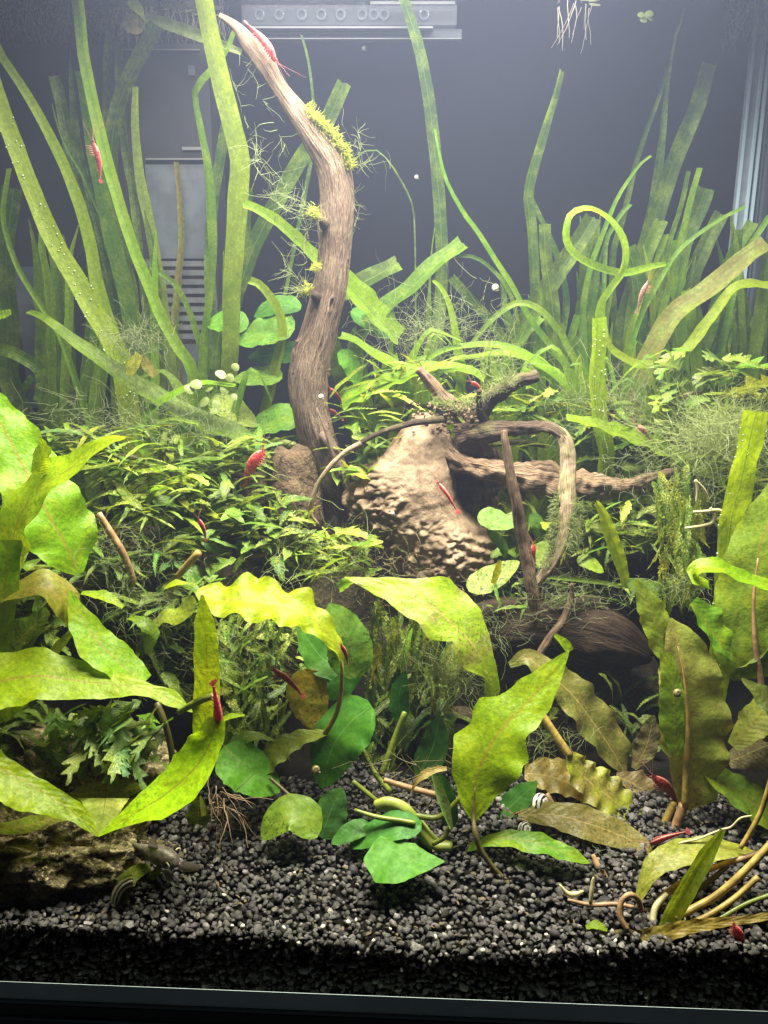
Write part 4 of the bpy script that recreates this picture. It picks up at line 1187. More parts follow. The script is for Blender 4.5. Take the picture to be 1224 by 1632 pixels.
fern('bushy fern behind the dark stub and the upper root', (830, 680, 39), 44, (740, 615, 900, 720), ['fine', 'narrow', 'mossy'], [FG, FL, FDk], (-220, 40), (0, 60), (0.6, 1.0))
fern('fern around the hanging pale root', (870, 830, 36), 34, (800, 790, 960, 880), ['broad', 'narrow', 'fine'], [FG, FL], (-200, 20), (-30, 50), (0.5, 0.9))
fern('dense fern below the tip of the long root arm', (1020, 830, 35), 46, (940, 790, 1100, 880), ['fine', 'narrow', 'mossy'], [FG, FL, FDk], (-200, 20), (-30, 50), (0.5, 1.0))
fern('algae covered fronds hanging beside the kinked strap leaf', (1080, 880, 32), 30, (1055, 770, 1120, 960), ['mossy', 'hang'], [FL, FG], (-150, -30), (-90, -50), (0.6, 1.0), 0.9, roll=60)
fern('fern spreading behind the translucent cut strap', (1160, 780, 36), 50, (1080, 700, 1230, 830), ['fine', 'narrow', 'fine'], [FG, FL], (-220, 40), (-20, 50), (0.6, 1.0))
fern('dark fern behind the strap stump at the right', (1000, 700, 40), 46, (900, 630, 1110, 730), ['narrow', 'fine', 'lobed'], [FG, FDk, FDk], (-220, 40), (0, 60), (0.7, 1.1))
fern('lobed plant with toothed leaves near the right edge', (1150, 620, 38), 14, (1050, 560, 1210, 640), ['lobed'], [(0.10, 0.17, 0.05), FG], (-215, 35), (-15, 25), (0.9, 1.3), 1.0, 'lobed_hygrophila', 'water plant')
fern('fern in the gap left of the stump behind the thin root', (590, 720, 38), 40, (530, 650, 650, 760), ['narrow', 'fine', 'broad'], [FG, FL, FDk], (-210, 30), (-20, 60), (0.6, 1.0))
fern('low dark fern at the far left behind the broad leaves', (60, 800, 36), 40, (-20, 700, 130, 860), ['narrow', 'fine'], [FDk, FG], (-210, 30), (-10, 50), (0.7, 1.1))
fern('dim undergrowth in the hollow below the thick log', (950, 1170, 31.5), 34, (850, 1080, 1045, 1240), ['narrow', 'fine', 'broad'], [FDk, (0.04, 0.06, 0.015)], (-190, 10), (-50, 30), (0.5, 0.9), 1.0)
fern('bright feathery fern between the strap stump and the right edge', (1060, 690, 38.6), 44, (930, 640, 1200, 720), ['fine', 'narrow', 'lobed'], [FL, FG], (-215, 35), (0, 50), (0.6, 1.0))
fern('bright fern under the long root arm', (960, 800, 36.4), 34, (900, 790, 1060, 850), ['narrow', 'fine'], [FL, FG], (-215, 35), (-20, 40), (0.5, 0.9))
fern('small ferns rooted along the top of the thick dark log', (900, 940, 33.4), 22, (780, 915, 1010, 965), ['fine', 'narrow', 'mossy'], [FG, FDk], (-200, 20), (-40, 40), (0.35, 0.65), 0.6)
fern('thicket of dark fronds behind the brown stone and branch foot', (440, 720, 40), 30, (380, 690, 500, 760), ['narrow', 'broad'], [FDk, FG], (-210, 30), (0, 60), (0.7, 1.1))

# ================================================================== CRYPTOCORYNE
CB = (0.27, 0.40, 0.006)       # bright yellow green
CG = (0.20, 0.35, 0.006)
CO = (0.17, 0.17, 0.03)        # olive
CP = (0.36, 0.42, 0.10)        # pale
def crypt(label, base, group='broad-leaved plants in the foreground'):
    return thing('cryptocoryne', label, 'water plant', P(*base), group)

UPF = (0.0, -0.55, 0.84)
c = crypt('large yellow-green crypt with broad leaves at the far left', (70, 1180, 29))
leaf('leaf', c, M['crypt'], [(125, 915, 30), (105, 870, 30), (80, 825, 30), (48, 765, 30.3), (12, 695, 30.8), (-25, 630, 31.2)],
     [(0, 6, 8), (.1, 36, 40), (.22, 50, 62), (.35, 58, 56), (.5, 50, 58), (.7, 48, 46), (.85, 36, 38), (1, 14, 20)], CG, (0.25, -0.8, 0.5), 0.06, (0.12, 5), 44, 12, label='broad leaf at the left edge with a dark midrib')
leaf('leaf', c, M['crypt'], [(8, 925, 28.4), (16, 880, 28.4), (28, 830, 28.3), (62, 782, 28.2), (110, 748, 28.2), (152, 718, 28.1), (178, 702, 28.1), (200, 698, 28)],
     [(0, 14, 16), (.2, 24, 30), (.4, 32, 34), (.6, 30, 24), (.8, 16, 15), (.93, 8, 7), (1, 2, 2)], (0.36, 0.48, 0.012), (0.0, -0.55, 0.83), 0.12, (0.10, 4), 46, 10, lit=0.35, label='pointed bright leaf aimed up to the right')
leaf('leaf', c, M['crypt'], [(62, 756, 28.6), (66, 735, 28.6), (76, 706, 28.6)], [(0, 12, 12), (.5, 13, 13), (1, 11, 11)], CB, (0.1, -0.4, 0.9), 0.15, (0.05, 2), 16, 6, cut=True)
leaf('leaf', c, M['crypt'], [(6, 1080, 27.6), (6, 1000, 27.7), (8, 930, 27.8), (12, 860, 28)], [(0, 3, 3), (.3, 8, 10), (.6, 20, 20), (1, 22, 22)], CB, (0.3, -0.6, 0.75), 0.15, (0.1, 3), 24, 8)
leaf('leaf', c, M['crypt'], [(-30, 985, 28), (5, 950, 28), (40, 938, 28), (75, 938, 28.1), (105, 965, 28.3), (112, 1000, 28.5)], [(0, 15, 15), (.3, 14, 14), (.6, 28, 18), (.8, 25, 22), (1, 3, 3)], (0.22, 0.23, 0.03), UPF, 0.1, (0.1, 3), 30, 8)
leaf('leaf', c, M['crypt'], [(228, 1090, 27.4), (195, 1060, 27.5), (152, 1018, 27.7), (125, 975, 28), (112, 942, 28.2)], [(0, 16, 16), (.25, 30, 26), (.5, 36, 24), (.75, 22, 16), (1, 2, 2)], CG, (0.25, -0.6, 0.75), 0.12, (0.08, 3), 34, 10, label='leaf with a purplish midrib above the long horizontal leaf')
leaf('leaf', c, M['crypt'], [(2, 1045, 28.4), (35, 1015, 28.5), (78, 974, 28.8)], [(0, 20, 24), (.5, 24, 26), (1, 8, 6)], (0.13, 0.22, 0.02), (0.3, -0.6, 0.75), 0.1, (0.06, 3), 24, 8)
leaf('leaf', c, M['crypt'], [(78, 1048, 27.9), (95, 1030, 28), (114, 1008, 28.1)], [(0, 7, 7), (.5, 8, 8), (1, 5, 5)], CB, (0.3, -0.6, 0.75), 0.2, (0.05, 3), 14, 6)
leaf('leaf', c, M['crypt'], [(-45, 1100, 26), (0, 1086, 26.1), (60, 1077, 26.3), (150, 1088, 26.5), (222, 1096, 26.6), (265, 1110, 26.6), (308, 1135, 26.5)],
     [(0, 42, 42), (.15, 44, 46), (.32, 40, 40), (.55, 25, 26), (.72, 13, 14), (.79, 9, 10), (.88, 14, 13), (1, 1, 1)], CB, (0, -0.72, 0.7), 0.05, (0.06, 5), 56, 12, label='long bright leaf running level to the right with a twisted tip')
leaf('leaf', c, M['crypt'], [(-20, 1150, 26.8), (10, 1135, 26.8), (45, 1120, 26.8)], [(0, 20, 20), (.6, 20, 16), (1, 3, 3)], CB, (0, -0.7, 0.7), 0.1, (0.1, 3), 16, 8)
leaf('leaf', c, M['crypt'], [(130, 945, 28.9), (160, 950, 28.8), (180, 958, 28.7), (196, 968, 28.7)], [(0, 3, 3), (.5, 10, 8), (1, 3, 3)], CG, UPF, 0.2, (0.1, 3), 16, 6)
leaf('leaf', c, M['crypt'], [(235, 1042, 28.4), (240, 1010, 28.5), (225, 990, 28.7), (205, 985, 29)], [(0, 4, 4), (.4, 14, 14), (1, 4, 4)], (0.12, 0.2, 0.02), UPF, 0.2, (0.1, 3), 18, 6)
tube('petiole', c, M['stem_brown'], [(157, 818, 31, 5), (180, 855, 31, 6), (196, 882, 31, 6), (215, 930, 31.4, 5)], 14, 8)
tube('petiole', c, M['stem_yellow'], [(317, 880, 31, 6), (295, 905, 31.2, 6), (280, 925, 31.4, 5), (262, 965, 31.8, 5)], 14, 8)
tube('petiole', c, M['stem_dark'], [(250, 1120, 27.6, 5), (262, 1150, 27.4, 5), (272, 1190, 27.4, 5), (276, 1230, 27.4, 5)], 14, 8)

c = crypt('crypt with a folded V-shaped leaf hanging over the ochre rock', (330, 1330, 25.6))
leaf('leaf', c, M['crypt'], [(316, 1245, 26), (322, 1190, 26), (328, 1130, 26), (330, 1070, 26), (328, 1015, 26.1), (322, 948, 26.2)],
     [(0, 8, 8), (.2, 16, 18), (.45, 20, 21), (.7, 21, 20), (.88, 15, 15), (1, 2, 2)], (0.42, 0.62, 0.012), (0, -0.95, 0.3), 0.12, (0.04, 3), 40, 8, label='upright strap-like leaf with a rounded tip')
leaf('leaf', c, M['crypt'], [(345, 1145, 25.2), (335, 1185, 25), (310, 1225, 24.7), (268, 1262, 24.4), (225, 1290, 24.1), (185, 1315, 23.9), (157, 1333, 23.8)],
     [(0, 16, 14), (.18, 20, 36), (.4, 38, 34), (.6, 34, 26), (.8, 12, 14), (.92, 5, 8), (1, 1, 1)], (0.40, 0.57, 0.012), (0.1, -0.45, 0.9), 0.12, (0.05, 3), 46, 10, label='right half of the folded leaf')
leaf('leaf', c, M['crypt'], [(-30, 1195, 24.6), (0, 1222, 24.6), (45, 1248, 24.5), (90, 1275, 24.3), (128, 1303, 24.1), (157, 1333, 23.85)],
     [(0, 20, 44), (.25, 16, 48), (.5, 14, 40), (.75, 16, 16), (.9, 12, 8), (1, 1, 1)], CB, (-0.2, -0.6, 0.75), 0.1, (0.10, 4), 44, 10, label='left half of the folded leaf')
leaf('leaf', c, M['anubias'], [(168, 1272, 24.7), (165, 1295, 24.4), (158, 1332, 23.95)], [(0, 36, 42), (.4, 24, 26), (1, 1, 1)], (0.45, 0.52, 0.10), (0, -0.8, 0.6), -0.1, (0.03, 2), 20, 8, label='pale underside between the two halves')
leaf('leaf', c, M['crypt_old'], [(-5, 1322, 24.4), (40, 1316, 24.5), (85, 1304, 24.6), (125, 1296, 24.7)], [(0, 8, 8), (.4, 13, 13), (1, 6, 6)], (0.22, 0.28, 0.03), UPF, 0.1, (0.08, 3), 22, 8)
leaf('leaf', c, M['crypt_old'], [(108, 1268, 25.6), (165, 1262, 25.6), (230, 1255, 25.6)], [(0, 3, 3), (.2, 14, 14), (.5, 18, 18), (.8, 14, 14), (1, 2, 2)], (0.16, 0.21, 0.02), UPF, 0.08, (0.05, 3), 24, 8)
leaf('leaf', c, M['crypt'], [(313, 1330, 26.8), (316, 1300, 26.8), (318, 1270, 26.8)], [(0, 6, 6), (.5, 20, 20), (1, 6, 6)], (0.06, 0.12, 0.015), (0, -0.9, 0.3), 0.1, (0.05, 3), 16, 8)
tube('petiole', c, M['stem_green'], [(346, 1108, 25.8, 6), (330, 1112, 25.8, 6), (308, 1122, 26, 6), (285, 1135, 26.4, 5)], 12, 8)
leaf('leaf', c, M['crypt'], [(352, 1148, 26.4), (370, 1142, 26.4), (390, 1140, 26.4)], [(0, 4, 4), (.5, 5, 4), (1, 1, 1)], CG, UPF, 0.2, (0.05, 3), 12, 4)
leaf('leaf', c, M['crypt'], [(325, 1300, 26), (322, 1280, 26), (319, 1268, 26)], [(0, 4, 4), (.5, 4, 4), (1, 1, 1)], CP, UPF, 0.2, (0.05, 3), 12, 4)
st = []
for k in range(26):
    s = P(345 + random.uniform(-12, 20), 1270 + random.uniform(-20, 20), 25.8)
    st.append((s, (random.uniform(-.3, .9), random.uniform(-.6, .2), random.uniform(-.8, .3)), random.uniform(0.8, 2.6)))
filaments('fine_roots', c, M['root_hair'], st, r=0.022, seg=10, curl=0.35, kind='stuff', grav=-0.1)

c = crypt('crypt with a wavy yellow-green leaf arching over on a bent stalk', (515, 1175, 28))
leaf('leaf', c, M['crypt'], [(546, 1062, 28), (541, 1040, 28), (525, 1014, 28.1), (496, 985, 28.2), (457, 966, 28.3), (391, 956, 28.4), (345, 955, 28.6), (314, 942, 28.8)],
     [(0, 3, 3), (.1, 7, 8), (.22, 16, 18), (.35, 24, 24), (.42, 34, 36), (.5, 27, 22), (.6, 34, 34), (.7, 27, 46), (.78, 32, 32), (.9, 20, 26), (.97, 10, 18), (1, 4, 8)], (0.28, 0.38, 0.010), (0.15, -0.62, 0.77), 0.06, (0.16, 6), 70, 12, label='arching wavy leaf')
tube('petiole', c, M['stem_yellow'], [(540, 1040, 28.05, 1), (545, 1062, 28, 3), (544, 1100, 28, 4), (537, 1135, 28, 4), (520, 1166, 28, 4.5), (505, 1185, 28.4, 4)], 24, 8)
leaf('leaf', c, M['crypt'], [(522, 1168, 28), (475, 1178, 27.8), (438, 1202, 27.6), (404, 1240, 27.4)], [(0, 4, 4), (.3, 14, 12), (.6, 20, 18), (.85, 16, 12), (1, 2, 2)], (0.20, 0.27, 0.05), UPF, 0.15, (0.12, 5), 36, 8, label='narrow puckered leaf below the bent stalk')
leaf('leaf', c, M['crypt'], [(360, 1205, 27.6), (375, 1182, 27.8), (405, 1172, 28), (438, 1180, 28)], [(0, 5, 5), (.5, 8, 12), (1, 1, 1)], (0.16, 0.28, 0.02), UPF, 0.15, (0.1, 4), 24, 8)
leaf('leaf', c, M['crypt'], [(240, 1000, 29.4), (262, 985, 29.3), (290, 980, 29.2), (312, 955, 29.2)], [(0, 8, 8), (.3, 12, 10), (.7, 22, 16), (1, 6, 6)], (0.22, 0.3, 0.03), UPF, 0.1, (0.1, 3), 22, 8)
leaf('leaf', c, M['crypt'], [(262, 938, 29), (280, 930, 29), (300, 930, 29)], [(0, 2, 2), (.5, 6, 5), (1, 1, 1)], CB, UPF, 0.2, (0.05, 3), 12, 6)

c = crypt('crypt with a torn mottled leaf spread below the stump', (785, 1180, 30))
leaf('leaf', c, M['crypt_old'], [(784, 1134, 29.4), (781, 1085, 29.5), (757, 1032, 29.8), (719, 993, 30.2), (683, 964, 30.6), (637, 941, 31), (590, 928, 31.4), (549, 920, 31.6)],
     [(0, 2, 3), (.10, 12, 14), (.17, 8, 14), (.24, 30, 20), (.33, 36, 34), (.40, 22, 46), (.48, 42, 50), (.58, 36, 52), (.70, 30, 26), (.85, 16, 10), (1, 1, 1)], (0.27, 0.35, 0.012), (0.1, -0.68, 0.72), 0.04, (0.08, 5), 60, 12, label='large wavy leaf with torn lower edge')
leaf('leaf', c, M['crypt'], [(540, 938, 32), (552, 930, 32), (565, 925, 32)], [(0, 8, 8), (.5, 10, 8), (1, 3, 3)], CG, UPF, 0.1, (0.1, 3), 12, 6)

c = crypt('crypt with a single large bright leaf tilted up to the right', (850, 1436, 24.6))
leaf('leaf', c, M['crypt'], [(754, 1311, 25.4), (756, 1258, 25.8), (770, 1210, 26.2), (797, 1165, 26.6), (832, 1128, 27), (867, 1090, 27.4), (907, 1036, 27.8)],
     [(0, 2, 3), (.07, 16, 22), (.18, 34, 48), (.34, 56, 64), (.42, 46, 62), (.52, 56, 40), (.58, 40, 38), (.72, 32, 32), (.86, 20, 18), (1, 1, 1)], (0.24, 0.40, 0.006), (0.1, -0.75, 0.65), 0.05, (0.09, 4), 64, 14, label='large bright leaf with an angular outline')
leaf('leaf', c, M['crypt'], [(905, 1040, 27.8), (897, 1026, 27.9), (884, 1012, 28)], [(0, 2, 10), (.4, 4, 10), (1, 3, 3)], CB, (0, -0.9, 0.4), 0.2, (0.05, 3), 14, 6, label='curled tip')
tube('petiole', c, M['stem_dark'], [(757, 1255, 25.75, 0.8), (755, 1300, 25.4, 3), (757, 1325, 25, 4.5), (768, 1358, 24.8, 4.5), (800, 1398, 24.6, 4.5), (832, 1425, 24.1, 4.5), (858, 1437, 23.75, 4)], 26, 8)
tube('petiole', c, M['stem_brown'], [(612, 1243, 27, 4), (650, 1255, 27, 5), (700, 1268, 27, 5), (760, 1285, 27, 5)], 16, 8)
leaf('leaf', c, M['crypt_old'], [(712, 1225, 26.2), (690, 1228, 26.2), (668, 1240, 26.1), (655, 1262, 26)], [(0, 3, 3), (.5, 8, 6), (1, 1, 1)], (0.30, 0.20, 0.07), UPF, 0.3, (0.05, 3), 16, 6, label='withered brown leaf')

c = crypt('crypt with dull mottled leaves sprawling over the gravel right of centre', (900, 1330, 27.5))
leaf('leaf', c, M['crypt_old'], [(812, 1060, 30.6), (840, 1050, 30.5), (875, 1075, 30.2), (910, 1105, 30), (945, 1150, 29.8), (975, 1195, 29.6), (998, 1235, 29.4)], [(0, 5, 5), (.12, 16, 12), (.3, 26, 22), (.55, 32, 30), (.75, 36, 26), (.9, 26, 16), (1, 3, 3)], (0.15, 0.155, 0.035), (0.25, -0.6, 0.75), 0.08, (0.14, 5), 50, 10, label='dull olive leaf in the shade')
leaf('leaf', c, M['crypt_old'], [(905, 1200, 28.2), (925, 1232, 28), (955, 1258, 27.8), (990, 1285, 27.6), (1026, 1308, 27.4)], [(0, 6, 6), (.15, 22, 18), (.4, 30, 30), (.6, 34, 28), (.8, 26, 28), (.93, 16, 16), (1, 2, 2)], (0.26, 0.30, 0.03), (0.2, -0.6, 0.75), 0.06, (0.16, 6), 46, 10, label='lit mottled leaf with a scalloped edge')
leaf('leaf', c, M['crypt_old'], [(836, 1232, 28.6), (870, 1236, 28.5), (905, 1248, 28.3), (940, 1268, 28.1), (958, 1282, 28)], [(0, 10, 10), (.2, 26, 24), (.5, 32, 22), (.8, 22, 14), (1, 2, 2)], (0.22, 0.20, 0.04), UPF, 0.06, (0.14, 5), 36, 10, label='olive brown leaf')
leaf('leaf', c, M['crypt_old'], [(826, 1300, 26.8), (880, 1298, 26.6), (935, 1312, 26.3), (990, 1332, 26), (1040, 1358, 25.5)], [(0, 6, 6), (.2, 18, 18), (.5, 26, 26), (.8, 22, 20), (.95, 12, 10), (1, 2, 2)], (0.19, 0.185, 0.035), UPF, 0.04, (0.06, 4), 40, 10, label='flat fuzzy olive leaf')
leaf('leaf', c, M['crypt_old'], [(1010, 1225, 29.4), (1030, 1190, 29.6), (1042, 1140, 29.9)], [(0, 4, 4), (.4, 22, 18), (.8, 14, 12), (1, 2, 2)], (0.13, 0.11, 0.05), UPF, 0.06, (0.12, 4), 26, 8)
leaf('leaf', c, M['anubias'], [(795, 1302, 27.4), (825, 1275, 27.6), (856, 1246, 27.8)], [(0, 4, 4), (.3, 20, 20), (.7, 18, 18), (1, 2, 2)], (0.03, 0.10, 0.012), UPF, 0.06, (0.04, 3), 24, 8, lit=0.0)
leaf('leaf', c, M['crypt_old'], [(982, 1236, 29), (1015, 1252, 28.8), (1040, 1272, 28.6), (1052, 1290, 28.5)], [(0, 5, 5), (.4, 24, 20), (.8, 18, 20), (1, 3, 3)], (0.17, 0.14, 0.06), UPF, 0.06, (0.12, 4), 30, 8)
leaf('leaf', c, M['crypt'], [(745, 1352, 25.6), (790, 1336, 25.4), (840, 1340, 25.1), (895, 1356, 24.8), (940, 1375, 24.6)], [(0, 5, 5), (.25, 8, 12), (.5, 15, 17), (.75, 13, 14), (.92, 8, 9), (1, 1, 1)], (0.13, 0.29, 0.02), UPF, 0.1, (0.14, 4), 40, 8, label='fresh green leaf resting near the gravel')
tube('petiole', c, M['stem_yellow'], [(862, 1138, 28.8, 7), (885, 1172, 28.5, 7), (908, 1205, 28.2, 7)], 14, 8)
tube('petiole', c, M['stem_brown'], [(945, 1362, 25.2, 3), (952, 1378, 25, 6), (964, 1396, 24.7, 5)], 10, 8)
tube('petiole', c, M['stem_brown'], [(870, 1265, 28, 5), (885, 1290, 27.8, 5), (900, 1330, 27.5, 5)], 10, 8)

c = crypt('crypt with a large brown and green leaf on thick stalks at the right', (1050, 1345, 26.6))
leaf('leaf', c, M['crypt_old'], [(1090, 1290, 27), (1093, 1262, 27.1), (1095, 1215, 27.3), (1098, 1150, 27.6), (1092, 1080, 28), (1082, 1030, 28.4), (1068, 985, 28.8)],
     [(0, 6, 12), (.07, 14, 44), (.16, 22, 46), (.28, 30, 60), (.36, 44, 56), (.45, 46, 64), (.55, 36, 56), (.68, 44, 54), (.82, 28, 42), (.93, 14, 22), (1, 2, 2)], (0.30, 0.31, 0.06), (0, -0.85, 0.52), 0.05, (0.10, 5), 64, 14, label='large brown leaf with a thick yellow midrib')
leaf('leaf', c, M['crypt'], [(1078, 1205, 27), (1075, 1150, 27.2), (1072, 1090, 27.5), (1062, 1040, 27.9)], [(0, 8, 10), (.3, 24, 14), (.6, 22, 16), (1, 10, 8)], (0.15, 0.28, 0.02), (-0.3, -0.8, 0.52), 0.05, (0.14, 4), 34, 8, label='green half folded over')
tube('midrib', c, M['stem_yellow'], [(1092, 1285, 26.8, 6), (1094, 1215, 27.1, 5), (1096, 1150, 27.5, 3), (1090, 1080, 27.95, 1.5), (1080, 1030, 28.4, .5)], 24, 8)
tube('petiole', c, M['stem_brown'], [(1090, 1282, 26.9, 8), (1078, 1315, 26.8, 8), (1062, 1350, 26.6, 8)], 14, 9)
tube('petiole', c, M['stem_yellow'], [(1074, 1278, 27.2, 6), (1060, 1310, 27, 6), (1046, 1340, 26.8, 6)], 14, 9)
leaf('leaf', c, M['crypt'], [(1075, 1065, 29.2), (1055, 1015, 29.4), (1035, 965, 29.7), (1012, 925, 30)], [(0, 10, 10), (.3, 24, 22), (.7, 22, 20), (1, 3, 3)], (0.22, 0.26, 0.03), (-0.2, -0.7, 0.7), 0.08, (0.12, 4), 34, 8)
leaf('leaf', c, M['crypt'], [(1085, 1085, 29), (1068, 1040, 29.2), (1065, 1000, 29.4)], [(0, 6, 6), (.5, 10, 12), (1, 6, 6)], (0.08, 0.14, 0.02), (-0.2, -0.9, 0.4), 0.1, (0.1, 3), 20, 6)

c = crypt('crypt with a huge pale green leaf at the right edge', (1215, 1110, 29))
leaf('leaf', c, M['crypt'], [(1210, 1080, 28.6), (1203, 1030, 28.8), (1200, 960, 29.2), (1208, 890, 29.6), (1225, 830, 30), (1250, 770, 30.4)],
     [(0, 40, 14), (.15, 62, 40), (.4, 56, 50), (.65, 48, 50), (1, 20, 30)], (0.22, 0.33, 0.03), (-0.1, -0.88, 0.46), 0.04, (0.08, 4), 46, 12, label='huge leaf with a brown midrib')
tube('midrib', c, M['stem_brown'], [(1222, 1180, 28.2, 6), (1212, 1080, 28.55, 5), (1204, 1030, 28.75, 4), (1201, 960, 29.2, 3), (1208, 890, 29.6, 1.5)], 24, 8)
leaf('leaf', c, M['crypt'], [(1104, 958, 29), (1128, 995, 28.8), (1150, 1025, 28.6), (1168, 1052, 28.5)], [(0, 8, 8), (.3, 26, 14), (.7, 20, 16), (1, 2, 2)], (0.17, 0.28, 0.02), UPF, 0.15, (0.12, 3), 26, 8)
leaf('leaf', c, M['crypt'], [(1235, 938, 27.6), (1185, 922, 27.7), (1145, 905, 27.8), (1115, 905, 27.9), (1106, 922, 28), (1130, 935, 28.1)], [(0, 10, 10), (.4, 11, 11), (.7, 12, 12), (.9, 10, 10), (1, 8, 8)], CG, UPF, 0.25, (0.08, 4), 36, 8, label='curled strap tip')
leaf('leaf', c, M['crypt'], [(1250, 1150, 27), (1215, 1110, 27.1), (1182, 1082, 27.3)], [(0, 22, 22), (.5, 22, 18), (1, 2, 2)], (0.24, 0.33, 0.08), UPF, 0.1, (0.08, 3), 24, 8)
leaf('leaf', c, M['crypt'], [(1168, 1190, 28), (1195, 1160, 28), (1235, 1110, 28)], [(0, 10, 10), (.5, 26, 26), (1, 20, 20)], CP, (0.2, -0.6, 0.7), 0.05, (0.06, 3), 22, 8)
leaf('leaf', c, M['crypt'], [(1118, 1228, 27.4), (1150, 1246, 27.2), (1190, 1272, 27), (1245, 1310, 26.8)], [(0, 4, 4), (.2, 20, 18), (.6, 30, 30), (1, 26, 26)], (0.14, 0.24, 0.03), UPF, 0.08, (0.06, 4), 30, 10)
leaf('leaf', c, M['crypt_old'], [(1160, 1215, 28.4), (1195, 1200, 28.4), (1240, 1180, 28.4)], [(0, 10, 10), (.5, 26, 30), (1, 26, 30)], (0.15, 0.12, 0.05), UPF, 0.05, (0.08, 3), 20, 8)
leaf('leaf', c, M['crypt'], [(1150, 1065, 29), (1190, 1045, 29), (1230, 1010, 29)], [(0, 6, 6), (.5, 16, 16), (1, 14, 14)], (0.05, 0.10, 0.012), UPF, 0.1, (0.06, 3), 20, 8)

SR = 0.75
YOFF = -0.85
c = crypt('uprooted crypt with long bare stalks on the gravel at the lower right', (1050, 1480, 23.6))
leaf('leaf', c, M['crypt'], [(1018, 1432, 23.9), (1032, 1400, 24.2), (1056, 1374, 24.5), (1100, 1356, 24.7), (1150, 1352, 24.8), (1208, 1360, 24.9)],
     [(0, 6, 6), (.12, 11, 10), (.28, 22, 16), (.5, 20, 24), (.7, 18, 20), (.9, 8, 6), (1, 1, 1)], (0.30, 0.36, 0.07), (0.1, -0.5, 0.85), 0.08, (0.10, 4), 44, 10, label='pale leaf curving to the right')
leaf('leaf', c, M['val'], [(1058, 1490, 23.2), (1072, 1455, 23.4), (1098, 1410, 23.6), (1126, 1362, 23.9), (1152, 1322, 24.1)], [(0, 13, 14), (.4, 14, 14), (.75, 12, 12), (1, 4, 4)], (0.20, 0.36, 0.03), (0, -0.9, 0.4), 0.25, (0.02, 3), 36, 8, label='bright upright strap blade')
leaf('leaf', c, M['crypt_old'], [(956, 1492, 23.2), (1000, 1500, 23), (1045, 1492, 22.9), (1090, 1480, 22.9), (1140, 1472, 22.9), (1190, 1466, 22.9), (1240, 1458, 22.9)],
     [(0, 8, 6), (.12, 16, 16), (.3, 14, 14), (.5, 11, 9), (.75, 7, 6), (1, 6, 5)], (0.25, 0.20, 0.03), (0, -0.7, 0.7), 0.15, (0.22, 7), 56, 10, label='curled browning leaf lying on the gravel')
leaf('leaf', c, M['crypt'], [(934, 1478, 23.3), (950, 1474, 23.3), (968, 1482, 23.2)], [(0, 3, 3), (.5, 7, 7), (1, 3, 3)], (0.13, 0.25, 0.02), UPF, 0.15, (0.1, 3), 14, 6)
tube('stalk', c, M['stem_yellow'], [(1232, 1232, 25, 5.5), (1214, 1290, 24.9, 5.5), (1198, 1322, 24.8, 5.5), (1180, 1352, 24.7, 5)], 20, 8)
tube('stalk', c, M['stem_yellow'], [(1235, 1338, 24.2, 8), (1190, 1385, 23.9, 8), (1145, 1425, 23.7, 8), (1105, 1448, 23.6, 8), (1075, 1462, 23.4, 8)], 26, 9)
tube('stalk', c, M['stem_brown'], [(1235, 1352, 24.7, 6), (1190, 1366, 24.6, 6), (1140, 1382, 24.5, 6), (1095, 1402, 24.4, 6), (1062, 1425, 24.1, 7), (1040, 1455, 23.8, 7)], 26, 9)
tube('stalk', c, M['stem_yellow'], [(1208, 1398, 23.7, 6.5), (1170, 1432, 23.5, 6), (1130, 1458, 23.3, 6), (1090, 1476, 23.2, 6)], 22, 8)
tube('stalk', c, M['stem_green'], [(1235, 1424, 23.5, 5), (1190, 1440, 23.4, 5), (1140, 1468, 23.2, 5)], 18, 8)
tube('stalk', c, M['stem_pale'], [(1062, 1424, 24.05, 6), (1045, 1445, 23.8, 7), (1040, 1470, 23.5, 7)], 12, 8)
tube('stalk', c, M['stem_brown'], [(1000, 1482, 23, 6), (988, 1460, 23.2, 6), (990, 1438, 23.4, 6), (1002, 1426, 23.5, 6), (1016, 1432, 23.6, 6), (1022, 1450, 23.6, 7)], 24, 9)
tube('stalk', c, M['stem_brown'], [(905, 1434, 23.9, 3), (940, 1442, 23.8, 5), (980, 1441, 23.7, 5), (1010, 1446, 23.6, 4)], 18, 8)
tube('stalk', c, M['stem_dark'], [(1090, 1432, 24.3, 6), (1130, 1405, 24.4, 6), (1160, 1380, 24.5, 5)], 12, 8)
tube('bud', c, M['stem_pale'], [(941, 1438, 23.8, 4), (943, 1420, 23.9, 5), (945, 1404, 24, 4), (946, 1398, 24, 1.5)], 12, 8)
tube('withered_tip', c, M['stem_pale'], [(892, 1410, 24.2, 2), (905, 1424, 24.1, 5), (918, 1425, 24.1, 6), (930, 1420, 24.1, 2)], 12, 6)
tube('root', c, M['stem_pale'], [(1062, 1350, 25, 2), (1090, 1342, 25, 2.5), (1110, 1338, 25, 2), (1130, 1330, 25, 2.4), (1150, 1322, 25, 2), (1165, 1318, 25, 2.2), (1180, 1304, 25, 2), (1198, 1300, 25, 1.5)], 40, 6)

SR = 1.0
YOFF = 0.0
